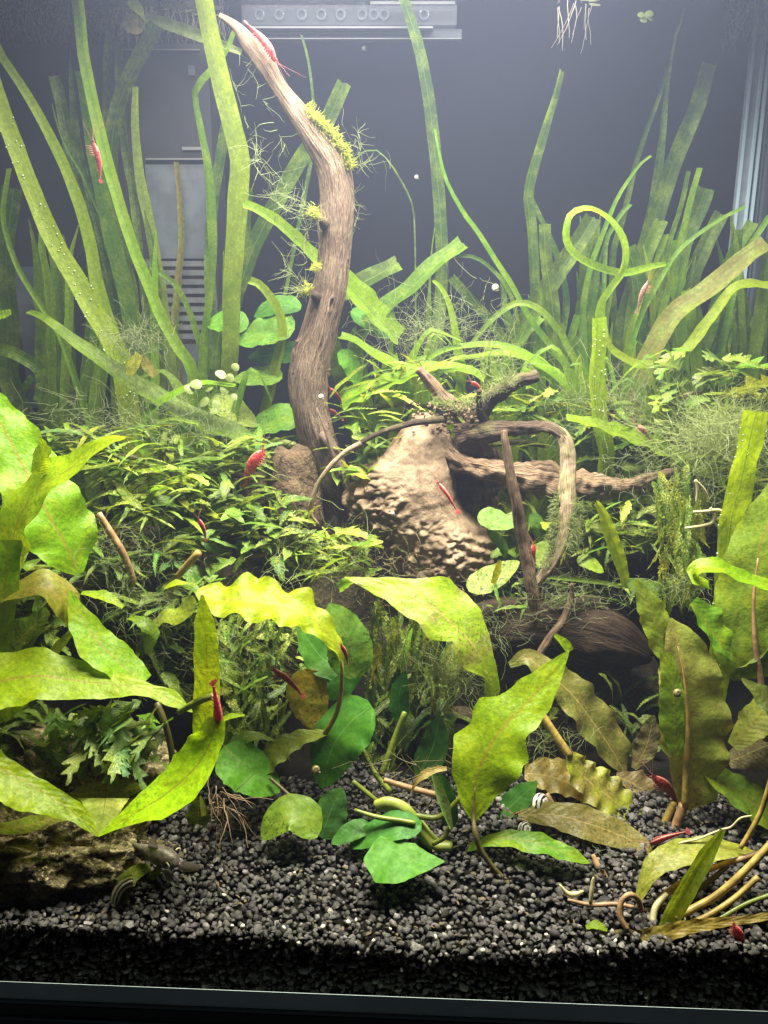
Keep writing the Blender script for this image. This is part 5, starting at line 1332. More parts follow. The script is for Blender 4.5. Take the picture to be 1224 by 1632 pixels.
# ================================================================== ANUBIAS
AG, AL = (0.045, 0.15, 0.012), (0.09, 0.25, 0.012)
def anub(label, base): return thing('anubias', label, 'water plant', P(*base), 'round-leaved plants')
def rleaf(c, mid, wl, wr, col, n=(0, -0.75, 0.65), mat='anubias', rip=0.04, lab=None, fold=0.06):
    prof = [(0, .25), (.06, .62), (.15, .88), (.3, 1), (.5, .97), (.7, .80), (.85, .55), (.95, .28), (1, .04)]
    leaf('leaf', c, M[mat], mid, [(t, wl * k, wr * k) for t, k in prof], col, n, fold, (rip, 3), 30, 12, label=lab)
c = anub('anubias with dark rounded leaves below the arching wavy leaf', (560, 1250, 28.5))
rleaf(c, [(566, 1080, 29), (556, 1020, 29.2), (524, 962, 29.5)], 40, 34, (0.10, 0.20, 0.025), mat='anubias_old', lab='speckled round leaf')
rleaf(c, [(548, 1062, 29.4), (515, 1050, 29.5), (478, 1000, 29.8)], 28, 32, AG)
rleaf(c, [(500, 1096, 29.8), (545, 1082, 29.7), (584, 1040, 29.6)], 26, 28, AG)
rleaf(c, [(592, 1125, 28.4), (560, 1150, 28.2), (530, 1190, 27.8), (512, 1256, 27.4)], 46, 40, AG, lab='large two-lobed dark leaf')
rleaf(c, [(480, 1068, 28.8), (492, 1110, 28.6), (506, 1164, 28.4)], 32, 34, (0.36, 0.30, 0.03), mat='anubias_old', lab='yellowed leaf')
rleaf(c, [(512, 1335, 26.2), (528, 1290, 26.6), (546, 1256, 26.9)], 26, 30, (0.04, 0.13, 0.025))
rleaf(c, [(668, 1238, 29.2), (690, 1190, 29.4), (700, 1140, 29.6)], 22, 26, (0.02, 0.075, 0.012))
rleaf(c, [(640, 1150, 30.2), (636, 1110, 30.4), (646, 1070, 30.6)], 16, 16, (0.03, 0.12, 0.015))
tube('petiole', c, M['stem_green'], [(562, 1245, 27.2, 4), (590, 1268, 27, 4), (620, 1292, 26.8, 4), (640, 1300, 26.7, 4)], 14, 8)
tube('petiole', c, M['stem_green'], [(578, 1195, 28, 4), (596, 1230, 27.6, 4), (622, 1262, 27.2, 5)], 14, 8)
tube('petiole', c, M['stem_green'], [(645, 1135, 29, 4), (628, 1180, 28.8, 5), (608, 1235, 28.4, 5)], 14, 8)
c = anub('anubias with a bright leaf half hidden behind the strap in the left foreground', (400, 1280, 26.6))
rleaf(c, [(352, 1196, 27.2), (392, 1222, 27), (446, 1262, 26.8)], 34, 40, AL, lab='bright round leaf')
rleaf(c, [(508, 1330, 25.4), (462, 1302, 25.6), (416, 1338, 25.4)], 22, 36, (0.15, 0.27, 0.02), mat='anubias_old', lab='speckled leaf resting on the gravel')
tube('petiole', c, M['stem_dark'], [(430, 1240, 26.8, 3), (455, 1262, 26.5, 3), (475, 1282, 26.2, 3)], 12, 7)
c = anub('anubias with a smooth bright leaf resting on the gravel in the centre', (650, 1320, 25.6))
leaf('leaf', c, M['anubias'], [(604, 1334, 25), (622, 1352, 24.7), (660, 1368, 24.4), (708, 1373, 24.2)], [(0, 4, 10), (.1, 12, 40), (.3, 20, 56), (.55, 20, 36), (.8, 10, 15), (1, 1, 1)], (0.075, 0.23, 0.010), (0.1, -0.6, 0.78), 0.05, (0.05, 2), 34, 12, label='smooth triangular bright leaf')
rleaf(c, [(672, 1316, 25.4), (620, 1316, 25.5), (555, 1350, 25.4)], 24, 20, (0.06, 0.19, 0.03))
rleaf(c, [(590, 1316, 25.8), (560, 1326, 25.6), (528, 1345, 25.4)], 14, 16, (0.05, 0.16, 0.025))
leaf('leaf', c, M['anubias'], [(688, 1236, 25.8), (700, 1276, 25.6), (718, 1322, 25.4)], [(0, 3, 3), (.2, 8, 9), (.6, 9, 8), (1, 3, 3)], (0.20, 0.30, 0.09), (0.6, -0.7, 0.4), 0.8, (0.02, 2), 24, 8, label='rolled pale young leaf')
rleaf(c, [(718, 1320, 26), (712, 1275, 26.2), (700, 1232, 26.4)], 14, 16, (0.025, 0.085, 0.015))
tube('petiole', c, M['stem_green'], [(565, 1291, 25.8, 3), (600, 1302, 25.6, 4), (640, 1308, 25.5, 4), (662, 1312, 25.4, 4)], 14, 8)
tube('petiole', c, M['stem_green'], [(715, 1318, 25.4, 4), (708, 1335, 25.3, 4), (690, 1345, 25.4, 4)], 10, 8)
tube('petiole', c, M['stem_green'], [(735, 1270, 26, 4), (700, 1302, 25.9, 5), (660, 1300, 25.9, 5)], 10, 8)
tube('rhizome', c, M['rhizome'], [(600, 1285, 26.4, 9), (620, 1280, 26.3, 11), (645, 1290, 26.2, 12), (668, 1318, 26, 12), (690, 1345, 25.8, 12), (720, 1350, 25.6, 8)], 40, 14, bark_fun(4, 0.1, 0.35, 2))
st = []
for k in range(60):
    s = P(random.uniform(590, 720), random.uniform(1190, 1290), random.uniform(27, 28.5))
    st.append((s, (random.uniform(-1, 1), random.uniform(-.3, .3), random.uniform(-1, .2)), random.uniform(0.6, 1.8)))
filaments('fine_roots', c, M['stem_dark'], st, r=0.02, seg=5, curl=0.12, kind='stuff')
c = anub('anubias with broad mossy leaves behind the left of the branch', (420, 690, 43))
rleaf(c, [(470, 520, 42.5), (425, 528, 42.6), (376, 545, 42.8)], 24, 26, (0.10, 0.22, 0.03), (0.1, -.5, .85), 'anubias_old')
rleaf(c, [(450, 600, 42), (415, 600, 42), (372, 605, 42)], 16, 16, (0.13, 0.25, 0.03), (0.1, -.5, .85), 'anubias_old')
rleaf(c, [(395, 520, 43.5), (360, 512, 43.5), (330, 520, 43.5)], 18, 18, AL, (0.1, -.5, .85))
rleaf(c, [(335, 640, 41), (370, 650, 41), (410, 680, 41)], 18, 22, (0.17, 0.25, 0.04), (0.1, -.5, .85), 'anubias_old')
rleaf(c, [(480, 668, 41), (440, 670, 41), (395, 690, 41)], 20, 24, (0.12, 0.24, 0.03), (0.1, -.5, .85), 'anubias_old')
rleaf(c, [(480, 490, 44), (440, 488, 44), (405, 505, 44)], 14, 16, AG, (0.1, -.5, .85))
rleaf(c, [(480, 560, 43.5), (440, 565, 43.5), (395, 570, 43.5)], 16, 18, (0.025, 0.08, 0.015), (0.1, -.5, .85))
rleaf(c, [(540, 560, 43.5), (560, 580, 43.5), (575, 620, 43.5)], 14, 16, AL, (0.1, -.5, .85))
rleaf(c, [(560, 495, 44.5), (590, 515, 44.5), (620, 540, 44.5)], 16, 14, AG, (0.1, -.5, .85))
tube('rhizome', c, M['rhizome'], [(385, 720, 43, 8), (430, 705, 43, 9), (470, 712, 43, 8)], 16, 10)
c = anub('anubias with small bright leaves between the stump and the pale root', (800, 950, 34))
rleaf(c, [(745, 938, 33.6), (785, 920, 33.7), (828, 895, 33.8)], 20, 20, (0.20, 0.32, 0.04), mat='anubias_old', lab='bright leaf pointing left')
rleaf(c, [(762, 820, 35), (790, 830, 34.8), (822, 838, 34.6)], 18, 16, (0.13, 0.25, 0.03))
rleaf(c, [(845, 900, 34), (860, 880, 34), (872, 862, 34)], 14, 16, (0.22, 0.32, 0.06))
rleaf(c, [(845, 820, 35), (858, 840, 35), (862, 865, 35)], 12, 12, (0.09, 0.2, 0.025))
rleaf(c, [(920, 890, 33.4), (940, 896, 33.2), (962, 912, 33.1)], 10, 12, (0.24, 0.34, 0.03))
rleaf(c, [(780, 850, 35), (800, 870, 35), (805, 890, 35)], 10, 8, (0.10, 0.2, 0.02))
leaf('leaf', c, M['crypt'], [(786, 930, 33.2), (792, 912, 33.2), (797, 893, 33.2)], [(0, 4, 4), (.5, 6, 6), (1, 3, 3)], (0.40, 0.38, 0.02), (0, -1, .2), 0.2, (0.05, 2), 12, 6, label='small yellow leaf')
c = anub('anubias with drab broad leaves among the ferns at the right', (1000, 840, 36.5))
rleaf(c, [(930, 830, 35.6), (980, 842, 35.4), (1030, 850, 35.3)], 14, 14, (0.19, 0.26, 0.05), (0, -.5, .85), 'anubias_old')
rleaf(c, [(915, 670, 40), (900, 710, 39.6), (930, 740, 39.4)], 24, 20, (0.10, 0.2, 0.025))
rleaf(c, [(990, 745, 38), (1020, 738, 38), (1060, 740, 38)], 22, 14, (0.09, 0.14, 0.025), (0, -.5, .85), 'anubias_old')

# ================================================================== MOSS AND HAIR ALGAE
def on_branch(name, pts, n, L, mat, label, r=0.013, spread=6, out=(1, -0.4, 0.3), curl=0.3):
    st = []
    for i in range(n):
        k = random.random() * (len(pts) - 1); a = int(k); f = k - a
        q0, q1 = pts[a], pts[min(a + 1, len(pts) - 1)]
        p = P(*[q0[j] * (1 - f) + q1[j] * f for j in range(3)])
        s = p + rng.normal(0, spread * ppc(p) * 0.5, 3)
        st.append((s, np.array(out) + rng.normal(0, 0.8, 3), L * ppc(p) * rng.uniform(.5, 1.3)))
    return filaments(name, None, mat, st, r=r, curl=curl, label=label, cat='moss')
on_branch('moss_tuft', [(488, 172, 38), (508, 196, 38), (530, 218, 38.2), (548, 246, 38.4), (556, 268, 38.5)], 620, 13, M['moss'], 'yellow-green moss cushion along the right shoulder of the tall branch', 0.016, 7)
on_branch('moss_tuft', [(500, 336, 38), (506, 342, 37.8)], 130, 11, M['moss'], 'small yellow-green moss tuft above the upper knot of the branch', 0.016, 8, (-1, -.5, .2))
on_branch('moss_tuft', [(504, 422, 38), (508, 428, 37.8)], 90, 9, M['moss'], 'tiny moss tuft halfway down the left edge of the branch', 0.016, 6, (-1, -.5, .2))
on_branch('moss_tuft', [(484, 468, 38), (494, 456, 37.8)], 110, 11, M['moss'], 'small moss tuft beside the lower knot of the branch', 0.016, 7, (-1, -.5, .2))
on_branch('moss_tuft', [(888, 790, 33.6), (884, 840, 33.2), (880, 875, 33), (866, 905, 32.6)], 420, 11, M['algae'], 'pale moss fringe down the left side of the pale hanging root', 0.013, 8, (-.8, -.6, .1))
on_branch('moss_tuft', [(916, 800, 33.6), (914, 845, 33.2), (905, 880, 33)], 420, 16, M['algae'], 'longer green moss fringe on the right side of the pale hanging root', 0.013, 8, (1, -.4, .1))
on_branch('moss_tuft', [(690, 640, 36.6), (730, 650, 36.6), (760, 640, 36.6), (800, 612, 36.4), (822, 604, 36.2)], 520, 14, M['algae'], 'green moss over the stubs on top of the stump', 0.013, 10, (0, -.4, 1))
on_branch('moss_tuft', [(1074, 770, 33.4), (1078, 800, 33), (1080, 840, 32.6), (1070, 880, 32.2)], 520, 12, M['moss'], 'column of pale yellow moss beside the tip of the root arm', 0.016, 12, (0, -.6, .2))

def branchlets(label, runs, n, L, out, mat='algae_dull'):
    st = []
    for pts in runs:
        C = [P(*q) for q in pts]
        for a, b in zip(C[:-1], C[1:]):
            d = b - a
            st.append((a, d, np.linalg.norm(d) * 1.02))
        for i in range(n):
            k = random.random() * (len(C) - 1); i0 = int(k)
            p = C[i0] + (C[min(i0 + 1, len(C) - 1)] - C[i0]) * (k - i0)
            st.append((p, np.array(out) + rng.normal(0, .8, 3), L * ppc(p) * rng.uniform(.4, 1.4)))
    return filaments('hair_algae', None, M[mat], st, r=0.012, seg=8, curl=0.28, label=label, cat='algae')
branchlets('long wispy algae strands trailing from the branch tip down its left side', [[(370, 70, 38), (395, 110, 37.8), (420, 160, 37.6), (445, 215, 37.6), (465, 245, 37.8)], [(372, 130, 38), (390, 185, 37.8), (408, 230, 37.6), (420, 265, 37.4), (445, 290, 37.4), (480, 315, 37.6), (502, 338, 37.8)],
             [(408, 235, 37.6), (412, 275, 37.5), (440, 300, 37.4)]], 22, 42, (0.2, 0, .1))
branchlets('wispy algae web spreading left of the upper knot', [[(500, 335, 37.8), (470, 320, 37.6), (445, 300, 37.5)], [(500, 340, 37.8), (485, 375, 37.7), (490, 420, 37.8)], [(500, 345, 37.8), (455, 335, 37.5), (428, 312, 37.4)]], 30, 40, (-.4, 0, 0))
branchlets('wispy algae web beside the lower knot of the branch', [[(490, 460, 37.8), (470, 440, 37.6), (452, 420, 37.6)], [(492, 462, 37.8), (475, 465, 37.6)]], 26, 36, (-.5, 0, .2))
branchlets('sparse algae hairs on the right shoulder of the branch', [[(556, 262, 38.4), (575, 240, 38.2), (570, 205, 38.2)], [(556, 262, 38.4), (590, 262, 38.2)], [(560, 300, 38.5), (570, 345, 38.4), (560, 380, 38.4)]], 14, 26, (.5, 0, .4))
branchlets('few drooping algae hairs in open water near the branch', [[(545, 198, 41), (570, 225, 42), (610, 255, 43), (640, 290, 44)]], 6, 30, (0, 0, .3))
tuft(215, 545, 38.6, 45, 190, 60, M['algae_dull'], 'olive hair algae ball on the diagonal strap at the left', 0.012, 0.1, 0.55)
tuft(190, 668, 37, 150, 260, 55, M['algae_dull'], 'low olive hair algae over the ferns at the far left', 0.011, 0.5, 0.4, flat=.4)
tuft(300, 690, 38, 120, 160, 55, M['algae_dull'], 'thin hair algae below the arching strap', 0.011, 0.6, 0.4, flat=.4)
tuft(690, 540, 41, 120, 420, 60, M['algae_dull'], 'misty hair algae between the straps behind the stump', 0.011, 0.5, 0.45)
tuft(790, 585, 39.5, 60, 120, 45, M['algae'], 'hair algae above the dark stub', 0.011, 0.7, 0.4)
tuft(1150, 700, 34, 75, 900, 70, M['algae'], 'thick green hair algae ball behind the translucent strap', 0.012, 0.5, 0.4)
tuft(980, 650, 38, 110, 420, 60, M['algae_dull'], 'loose hair algae right of the strap stump', 0.011, 0.6, 0.4)
tuft(1110, 760, 34.5, 150, 560, 55, M['algae_dull'], 'tangled hair algae along the frayed strap at the right', 0.011, 0.4, 0.5)
tuft(715, 1075, 30.6, 55, 300, 50, M['algae'], 'hair algae tuft under the torn edge of the mottled leaf', 0.011, 0.0, 0.45)
tuft(520, 890, 33, 110, 240, 45, M['algae'], 'hair algae on the ferns below the stump', 0.011, 0.3, 0.5)
tuft(370, 1040, 30.4, 120, 220, 45, M['algae_dull'], 'hair algae among the dark ferns below the wavy leaf', 0.010, 0.1, 0.5)
tuft(200, 880, 31.4, 90, 200, 45, M['algae_dull'], 'hair algae over the leaf stalk at the left', 0.010, 0.2, 0.5)
tuft(650, 925, 34, 120, 110, 45, M['root_hair'], 'brown thread algae along the foot of the stump', 0.012, 0.1, 0.6)
tuft(780, 1000, 30.5, 60, 90, 40, M['algae_dull'], 'thin hairs on the right edge of the mottled leaf', 0.010, 0.1, 0.4)
tuft(900, 945, 32.2, 110, 260, 40, M['algae_dull'], 'thin dull hairs over the top of the thick dark log', 0.010, 0.2, 0.5, flat=.5)
tuft(880, 1180, 28.6, 60, 70, 55, M['algae_dull'], 'fine tangled threads beside the olive leaves', 0.010, -0.2, 0.5)
tuft(930, 1370, 25.6, 60, 90, 35, M['algae_dull'], 'dirty threads on the gravel below the fuzzy olive leaf', 0.010, 0.1, 0.5)
tuft(240, 960, 30.5, 80, 140, 40, M['algae_dull'], 'dark threads between the left ferns and the bright leaves', 0.010, 0.1, 0.5)
tuft(1090, 930, 31, 40, 120, 40, M['algae_dull'], 'threads hanging over the brown leaf at the right', 0.011, -0.3, 0.4)

# loose bits caught in the plants
t = thing('duckweed_clump', 'pale duckweed pads caught on the straps left of the branch', 'duckweed', P(340, 630, 38.2))
def pad(parent, c, r, nrm_, mat, name='pad'):
    n_ = nrm(np.array(nrm_, float)); a = nrm(np.cross(n_, [0.2, 0.9, 0.1])); b = np.cross(n_, a)
    V = [c + n_ * 0.02]; k = 14
    for j in range(k):
        an = 2 * math.pi * j / k
        V.append(c + (a * math.cos(an) + b * math.sin(an) * 0.85) * r * (1 + 0.06 * math.sin(3 * an)) - n_ * 0.03)
    Fc = [(0, 1 + j, 1 + (j + 1) % k) for j in range(k)]
    return mesh_obj(name, V, Fc, mat, parent)
for (px, py, r) in [(312, 612, 10), (302, 620, 9), (325, 640, 10), (343, 628, 10), (352, 596, 9), (366, 602, 8), (358, 622, 8), (332, 618, 8), (372, 632, 7), (345, 645, 8), (375, 585, 7), (340, 655, 7)]:
    p = P(px, py, 38.2 + random.uniform(-.4, .4))
    pad(t, p, r * ppc(p), (random.uniform(-.5, .5), -0.8, random.uniform(.2, .8)), M['duckweed'])
c = crypt('scrap of yellow leaf caught in the hair algae on the left', (212, 580, 38.3), None)
if 'group' in c: del c['group']
c.name = 'leaf_scrap'; c['category'] = 'leaf'
leaf('blade', c, M['crypt'], [(206, 598, 38.2), (212, 582, 38.2), (222, 564, 38.3)], [(0, 5, 5), (.5, 9, 10), (1, 6, 6)], (0.46, 0.44, 0.08), (0, -.9, .4), 0.1, (0.05, 2), 14, 6)
leaf('blade', c, M['crypt_old'], [(246, 600, 38.6), (236, 585, 38.6), (224, 566, 38.6)], [(0, 4, 8), (.5, 9, 9), (1, 5, 5)], (0.22, 0.20, 0.05), (0, -.9, .4), 0.1, (0.05, 2), 14, 6)
t = thing('root_tangle', 'pale curled roots beside the translucent strap at the right', 'root', P(1130, 840, 31))
for pth in ([(1092, 842, 31, 2.5), (1120, 838, 31, 3), (1136, 832, 31, 3), (1138, 818, 31, 3), (1132, 810, 31, 2.5)], [(1105, 816, 31, 2.5), (1125, 815, 31, 3), (1145, 813, 31, 3), (1153, 820, 31, 3), (1140, 830, 31, 2.5)],
            [(1110, 800, 31.2, 2), (1112, 780, 31.2, 3), (1108, 765, 31.2, 2)], [(1108, 765, 31.2, 2), (1122, 780, 31.2, 2.5), (1130, 798, 31.2, 2)], [(1185, 832, 30.8, 3), (1205, 832, 30.8, 4), (1215, 822, 30.8, 3)]):
    tube('root', t, M['stem_pale'], pth, 16, 6)

# ================================================================== FLOATING PLANTS
def floater(px, Y, label, pads, roots, L, group='floating plants at the surface', mat='float_pad', spread=1.2):
    p = P(px, 20, Y); p[2] = WZ - 0.05
    t = thing('floating_plant', label, 'floating plant', p, group)
    for i in range(pads):
        c = p + np.array([random.uniform(-spread, spread), random.uniform(-.8, .8), random.uniform(-.12, 0)])
        pad(t, c, random.uniform(0.25, 0.5), (random.uniform(-.3, .3), random.uniform(-.5, -.1), 1), M[mat])
    if roots:
        st = [(p + np.array([random.uniform(-spread, spread), random.uniform(-.8, .8), -0.05]), (random.uniform(-.4, .4), random.uniform(-.3, .3), -1), random.uniform(.4, 1) * L) for i in range(roots)]
        filaments('fine_roots', t, M['float_root'], st, r=0.03, seg=8, curl=0.14)
    return t
for k, (px, Y, pads, roots, L, lab) in enumerate([
        (20, 49, 7, 60, 2.4, 'floating plant with roots in the top left corner'), (85, 50, 7, 70, 2.2, 'floating plant with a dense root beard second from the left'), (150, 50.5, 6, 60, 1.8, 'floating plant with roots above the tall straps'),
        (215, 50, 7, 50, 2.2, 'floating plant with a light green pad hanging over the filter'), (275, 50.5, 6, 46, 1.8, 'floating plant above the white filter edge'), (330, 51, 4, 24, 1.5, 'floating plant left of the spray bar'),
        (920, 49, 3, 12, 2.4, 'floating plant with a few white roots at the top right of centre'), (1195, 50, 6, 30, 2.2, 'floating plant with drooping roots above the right corner'), (1225, 48.5, 5, 30, 2.2, 'floating plant cut by the right edge of the picture')]):
    floater(px, Y, lab, pads, roots, L)
t = thing('salvinia', 'single small cream floating leaf cluster at the top right', 'floating plant', P(1030, 26, 48))
for (dx, dy, r) in ((-8, -3, 6), (5, -5, 7), (-4, 5, 6), (7, 2, 6), (0, 0, 4)):
    p = P(1030 + dx, 26 + dy, 48); pad(t, p, r * ppc(p), (random.uniform(-.3, .3), -.9, .4), M['duckweed'])
t = thing('floating_leaf', 'sunken brown edged leaf hanging under the floating plants beside the filter', 'leaf', P(220, 40, 48.5))
rleaf(t, [(200, 26, 48.4), (214, 40, 48.4), (226, 52, 48.4)], 14, 16, (0.34, 0.30, 0.13), (0, -1, .1), 'crypt_old')
leaf('blade', t, M['crypt'], [(206, 0, 48), (214, 8, 48), (222, 18, 48), (231, 32, 48)], [(0, 8, 8), (.5, 9, 7), (1, 1, 1)], (0.33, 0.42, 0.06), (0, -1, .2), 0.1, (0.05, 2), 14, 6)
t = val((330, 60, 48), 'floating strap lying just under the surface left of the branch tip', [
    ([(232, 28), (270, 40), (330, 62), (385, 84)], [9, 10, 10, 6], 48.5, (0.24, 0.28, 0.09), {'rooted': False, 'n': (0, -1, .1)})])

# ================================================================== SHRIMPS
def shrimp(head, tail, Y, label, mat='shrimp', up=(0.2, -0.6, 0.8), bend=0.28, legs=True, Yt=None, fat=1.0):
    """cherry shrimp from head to tail pixels"""
    a, b = P(*head, Y), P(*tail, Yt or Y)
    L = np.linalg.norm(b - a)
    ax = nrm(a - b)
    u = nrm(np.array(up, float) - ax * np.dot(ax, up)); s = np.cross(u, ax)
    t = thing('shrimp', label, 'shrimp', (a + b) / 2, 'shrimps in the tank')
    n, m = 34, 14
    # body profile from rostrum (0) to tail root (1)
    tt = [0, .04, .10, .2, .32, .42, .55, .7, .84, .93, 1]
    hh = [.010, .035, .065, .092, .105, .098, .085, .066, .045, .034, .03]
    V, uv, Fc = [], [], []
    for i in range(n):
        f = i / (n - 1)
        h = np.interp(f, tt, hh) * L * fat
        seg = 1.0
        if f > 0.38: seg = 1 + 0.05 * (1 - ((f - 0.38) / 0.62 * 6 % 1.0)) - 0.03
        arch = bend * L * (math.sin(f * math.pi * 0.95) * 0.45 - max(0, f - 0.55) * 0.28)
        c = a + (b - a) * f + u * arch * 0.6
        for j in range(m):
            an = 2 * math.pi * j / m
            V.append(c + s * math.cos(an) * h * 0.72 * seg + u * math.sin(an) * h * seg)
            uv.append((j / m, f))
    for i in range(n - 1):
        for j in range(m):
            q, q2 = i * m + j, i * m + (j + 1) % m
            Fc.append((q, q2, q2 + m, q + m))
    Fc.append(tuple(range(m))); Fc.append(tuple(range((n - 1) * m, n * m))[::-1])
    mesh_obj('body', V, Fc, M[mat], t, uv)
    def rel(f, x, y):
        arch = bend * L * (math.sin(f * math.pi * 0.95) * 0.45 - max(0, f - 0.55) * 0.28)
        return a + (b - a) * f + u * (arch * 0.6 + y * L) + s * x * L
    # tail fan
    V, Fc = [], []
    for k, an in enumerate((-0.75, -0.35, 0, 0.35, 0.75)):
        d = nrm(-ax * math.cos(an) + s * math.sin(an)) ; e = nrm(np.cross(d, u))
        c0 = rel(1.0, 0, 0); i0 = len(V)
        for f, wv in ((0, .010), (.4, .022), (.8, .026), (1.0, .012)):
            V += [c0 + d * L * .14 * f + e * wv * L, c0 + d * L * .14 * f - e * wv * L + u * 0.004 * L]
        for q in range(3): Fc.append((i0 + q * 2, i0 + q * 2 + 1, i0 + q * 2 + 3, i0 + q * 2 + 2))
    mesh_obj('tail_fan', V, Fc, M[mat], t)
    # rostrum
    v, f, _ = sweep(catmull([rel(0.06, 0, .05), rel(-.02, 0, .045), rel(-.09, 0, .055)], 6), np.linspace(.02, .003, 6) * L, 6)
    mesh_obj('rostrum', v, f, M[mat], t)
    for sx in (-1, 1):
        V0, F0 = ico(1)
        mesh_obj('eye', V0 * .018 * L + rel(.03, sx * .05, .035), F0, M['eye'], t)
        st = [(rel(-.01, sx * .02, .02), ax + s * sx * .35 + u * .5, L * .75), (rel(0, sx * .02, .0), ax + s * sx * .6 - u * .1, L * .55)]
        filaments('antenna', t, M['shrimp_leg'], st, r=0.006, seg=10, curl=0.12, kind=None)
    if legs:
        for k in range(5):
            for sx in (-1, 1):
                f = .16 + k * .06
                pth = catmull([rel(f, sx * .04, -.05), rel(f - .02, sx * .12, -.10), rel(f - .05, sx * .13, -.20)], 6)
                v, ff, _ = sweep(pth, np.linspace(.010, .004, 6) * L, 5)
                mesh_obj('leg', v, ff, M['shrimp_leg'], t)
        for k in range(5):
            f = .46 + k * .08
            v, ff, _ = sweep(catmull([rel(f, 0, -.05), rel(f + .02, 0, -.10), rel(f + .05, 0, -.13)], 5), np.linspace(.022, .006, 5) * L, 6)
            mesh_obj('swimmeret', v, ff, M['shrimp_leg'], t)
    return t
shrimp((421, 716), (390, 772), 35.6, 'bright red shrimp standing upright on the ferns left of the branch', up=(-.9, -.4, .3), fat=1.5)
shrimp((147, 224), (160, 284), 41, 'dull red shrimp swimming in front of the tall straps at the upper left', 'shrimp_dark', up=(.9, -.3, .2), fat=.9)
shrimp((440, 100), (396, 40), 37.4, 'pinkish red shrimp clinging to the top of the tall branch', up=(.8, -.3, .5))
shrimp((697, 768), (727, 812), 34.6, 'slender red shrimp grazing on the smooth face of the stump', up=(.4, -.9, .4), fat=.85, Yt=34.2)
shrimp((850, 866), (853, 898), 33.2, 'small bright red shrimp behind the thin hanging root', up=(-.8, -.5, .2), fat=1.5)
shrimp((345, 1174), (341, 1094), 25.4, 'large dusky red shrimp hanging head down on the upright strap', 'shrimp', up=(.8, -.6, .1), fat=1.1)
shrimp((434, 1066), (480, 1106), 28.3, 'dark red shrimp beside the yellowed round leaf', 'shrimp_dark', up=(.5, -.4, .8))
shrimp((316, 826), (328, 858), 31.6, 'small dark red shrimp in the middle of the left ferns', 'shrimp_dark', up=(.8, -.5, .3), fat=1.3)
shrimp((543, 1026), (554, 1056), 27.6, 'tiny reddish shrimp on the stalk end of the arching leaf', 'shrimp_dark', up=(.8, -.5, .3), fat=1.2)
shrimp((568, 868), (556, 892), 33, 'tiny red shrimp among the algae ferns below the stump', up=(.8, -.5, .3), fat=1.1)
shrimp((1040, 1236), (1078, 1278), 27.4, 'dark red shrimp beneath the big brown leaf', 'shrimp_dark', up=(.6, -.4, .7), fat=1.5)
shrimp((1036, 1344), (1092, 1326), 25.6, 'dark red shrimp on the gravel at the foot of the thick stalks', 'shrimp_dark', up=(0, -.5, .8), fat=1.1)
shrimp((1168, 1472), (1182, 1512), 21.9, 'red shrimp on the gravel at the lower right against the glass', up=(.8, -.5, .3), fat=1.5)
shrimp((524, 618), (545, 640), 41.4, 'red shrimp half hidden behind the lower branch', up=(.3, -.5, .8), fat=1.3)
shrimp((524, 652), (545, 668), 41.2, 'red shrimp peeking out below another behind the branch foot', up=(.3, -.5, .8), fat=1.3)
shrimp((750, 608), (768, 622), 38.6, 'tiny pink shrimp on the moss behind the dark stub', up=(.3, -.5, .8), fat=1.6)
shrimp((1014, 678), (1036, 700), 35.7, 'grey-brown shrimp sitting on the frayed strap at the right', 'shrimp_brown', up=(.4, -.3, .9), fat=1.3)
shrimp((1034, 448), (1016, 494), 42.4, 'brown shrimp climbing among the back right straps', 'shrimp_brown', up=(-.8, -.4, .4), fat=1.0)
shrimp((820, 1298), (858, 1290), 27.2, 'dark shrimp under the striped snail', 'shrimp_dark', up=(0, -.4, .9), fat=1.0)

# ================================================================== FISH
t = thing('fish', 'small grey-brown fish with spread fins resting on the gravel beside the rock', 'fish', P(268, 1395, 24.9))
hd, tl = P(287, 1378, 24.3), P(212, 1346, 24.9)
ax = nrm(hd - tl); u = nrm(np.array([0.15, -0.25, 1]) - ax * np.dot(ax, [0.15, -0.25, 1])); s = np.cross(u, ax)
Lf = np.linalg.norm(hd - tl)
prof = [(0, .015, .015), (.025, .07, .07), (.07, .12, .13), (.16, .19, .20), (.32, .23, .24), (.5, .20, .22), (.7, .12, .15), (.88, .06, .08), (1, .03, .06)]
V, Fc = [], []
n, m = 40, 20
for i in range(n):
    f = i / (n - 1)
    w_ = np.interp(f, [p[0] for p in prof], [p[1] for p in prof]) * Lf; h_ = np.interp(f, [p[0] for p in prof], [p[2] for p in prof]) * Lf
    w_ *= 0.85; h_ *= 0.85
    c = hd + (tl - hd) * f
    for j in range(m):
        an = 2 * math.pi * j / m
        hs = h_ * (0.62 if math.sin(an) < 0 else 1.0)
        V.append(c + s * math.cos(an) * w_ + u * math.sin(an) * hs)
for i in range(n - 1):
    for j in range(m):
        q, q2 = i * m + j, i * m + (j + 1) % m
        Fc.append((q, q2, q2 + m, q + m))
Fc.append(tuple(range(m)))
body = mesh_obj('body', V, Fc, M['fish'], t)
def fr(f, x, y): return hd + (tl - hd) * f + s * x * Lf + u * y * Lf
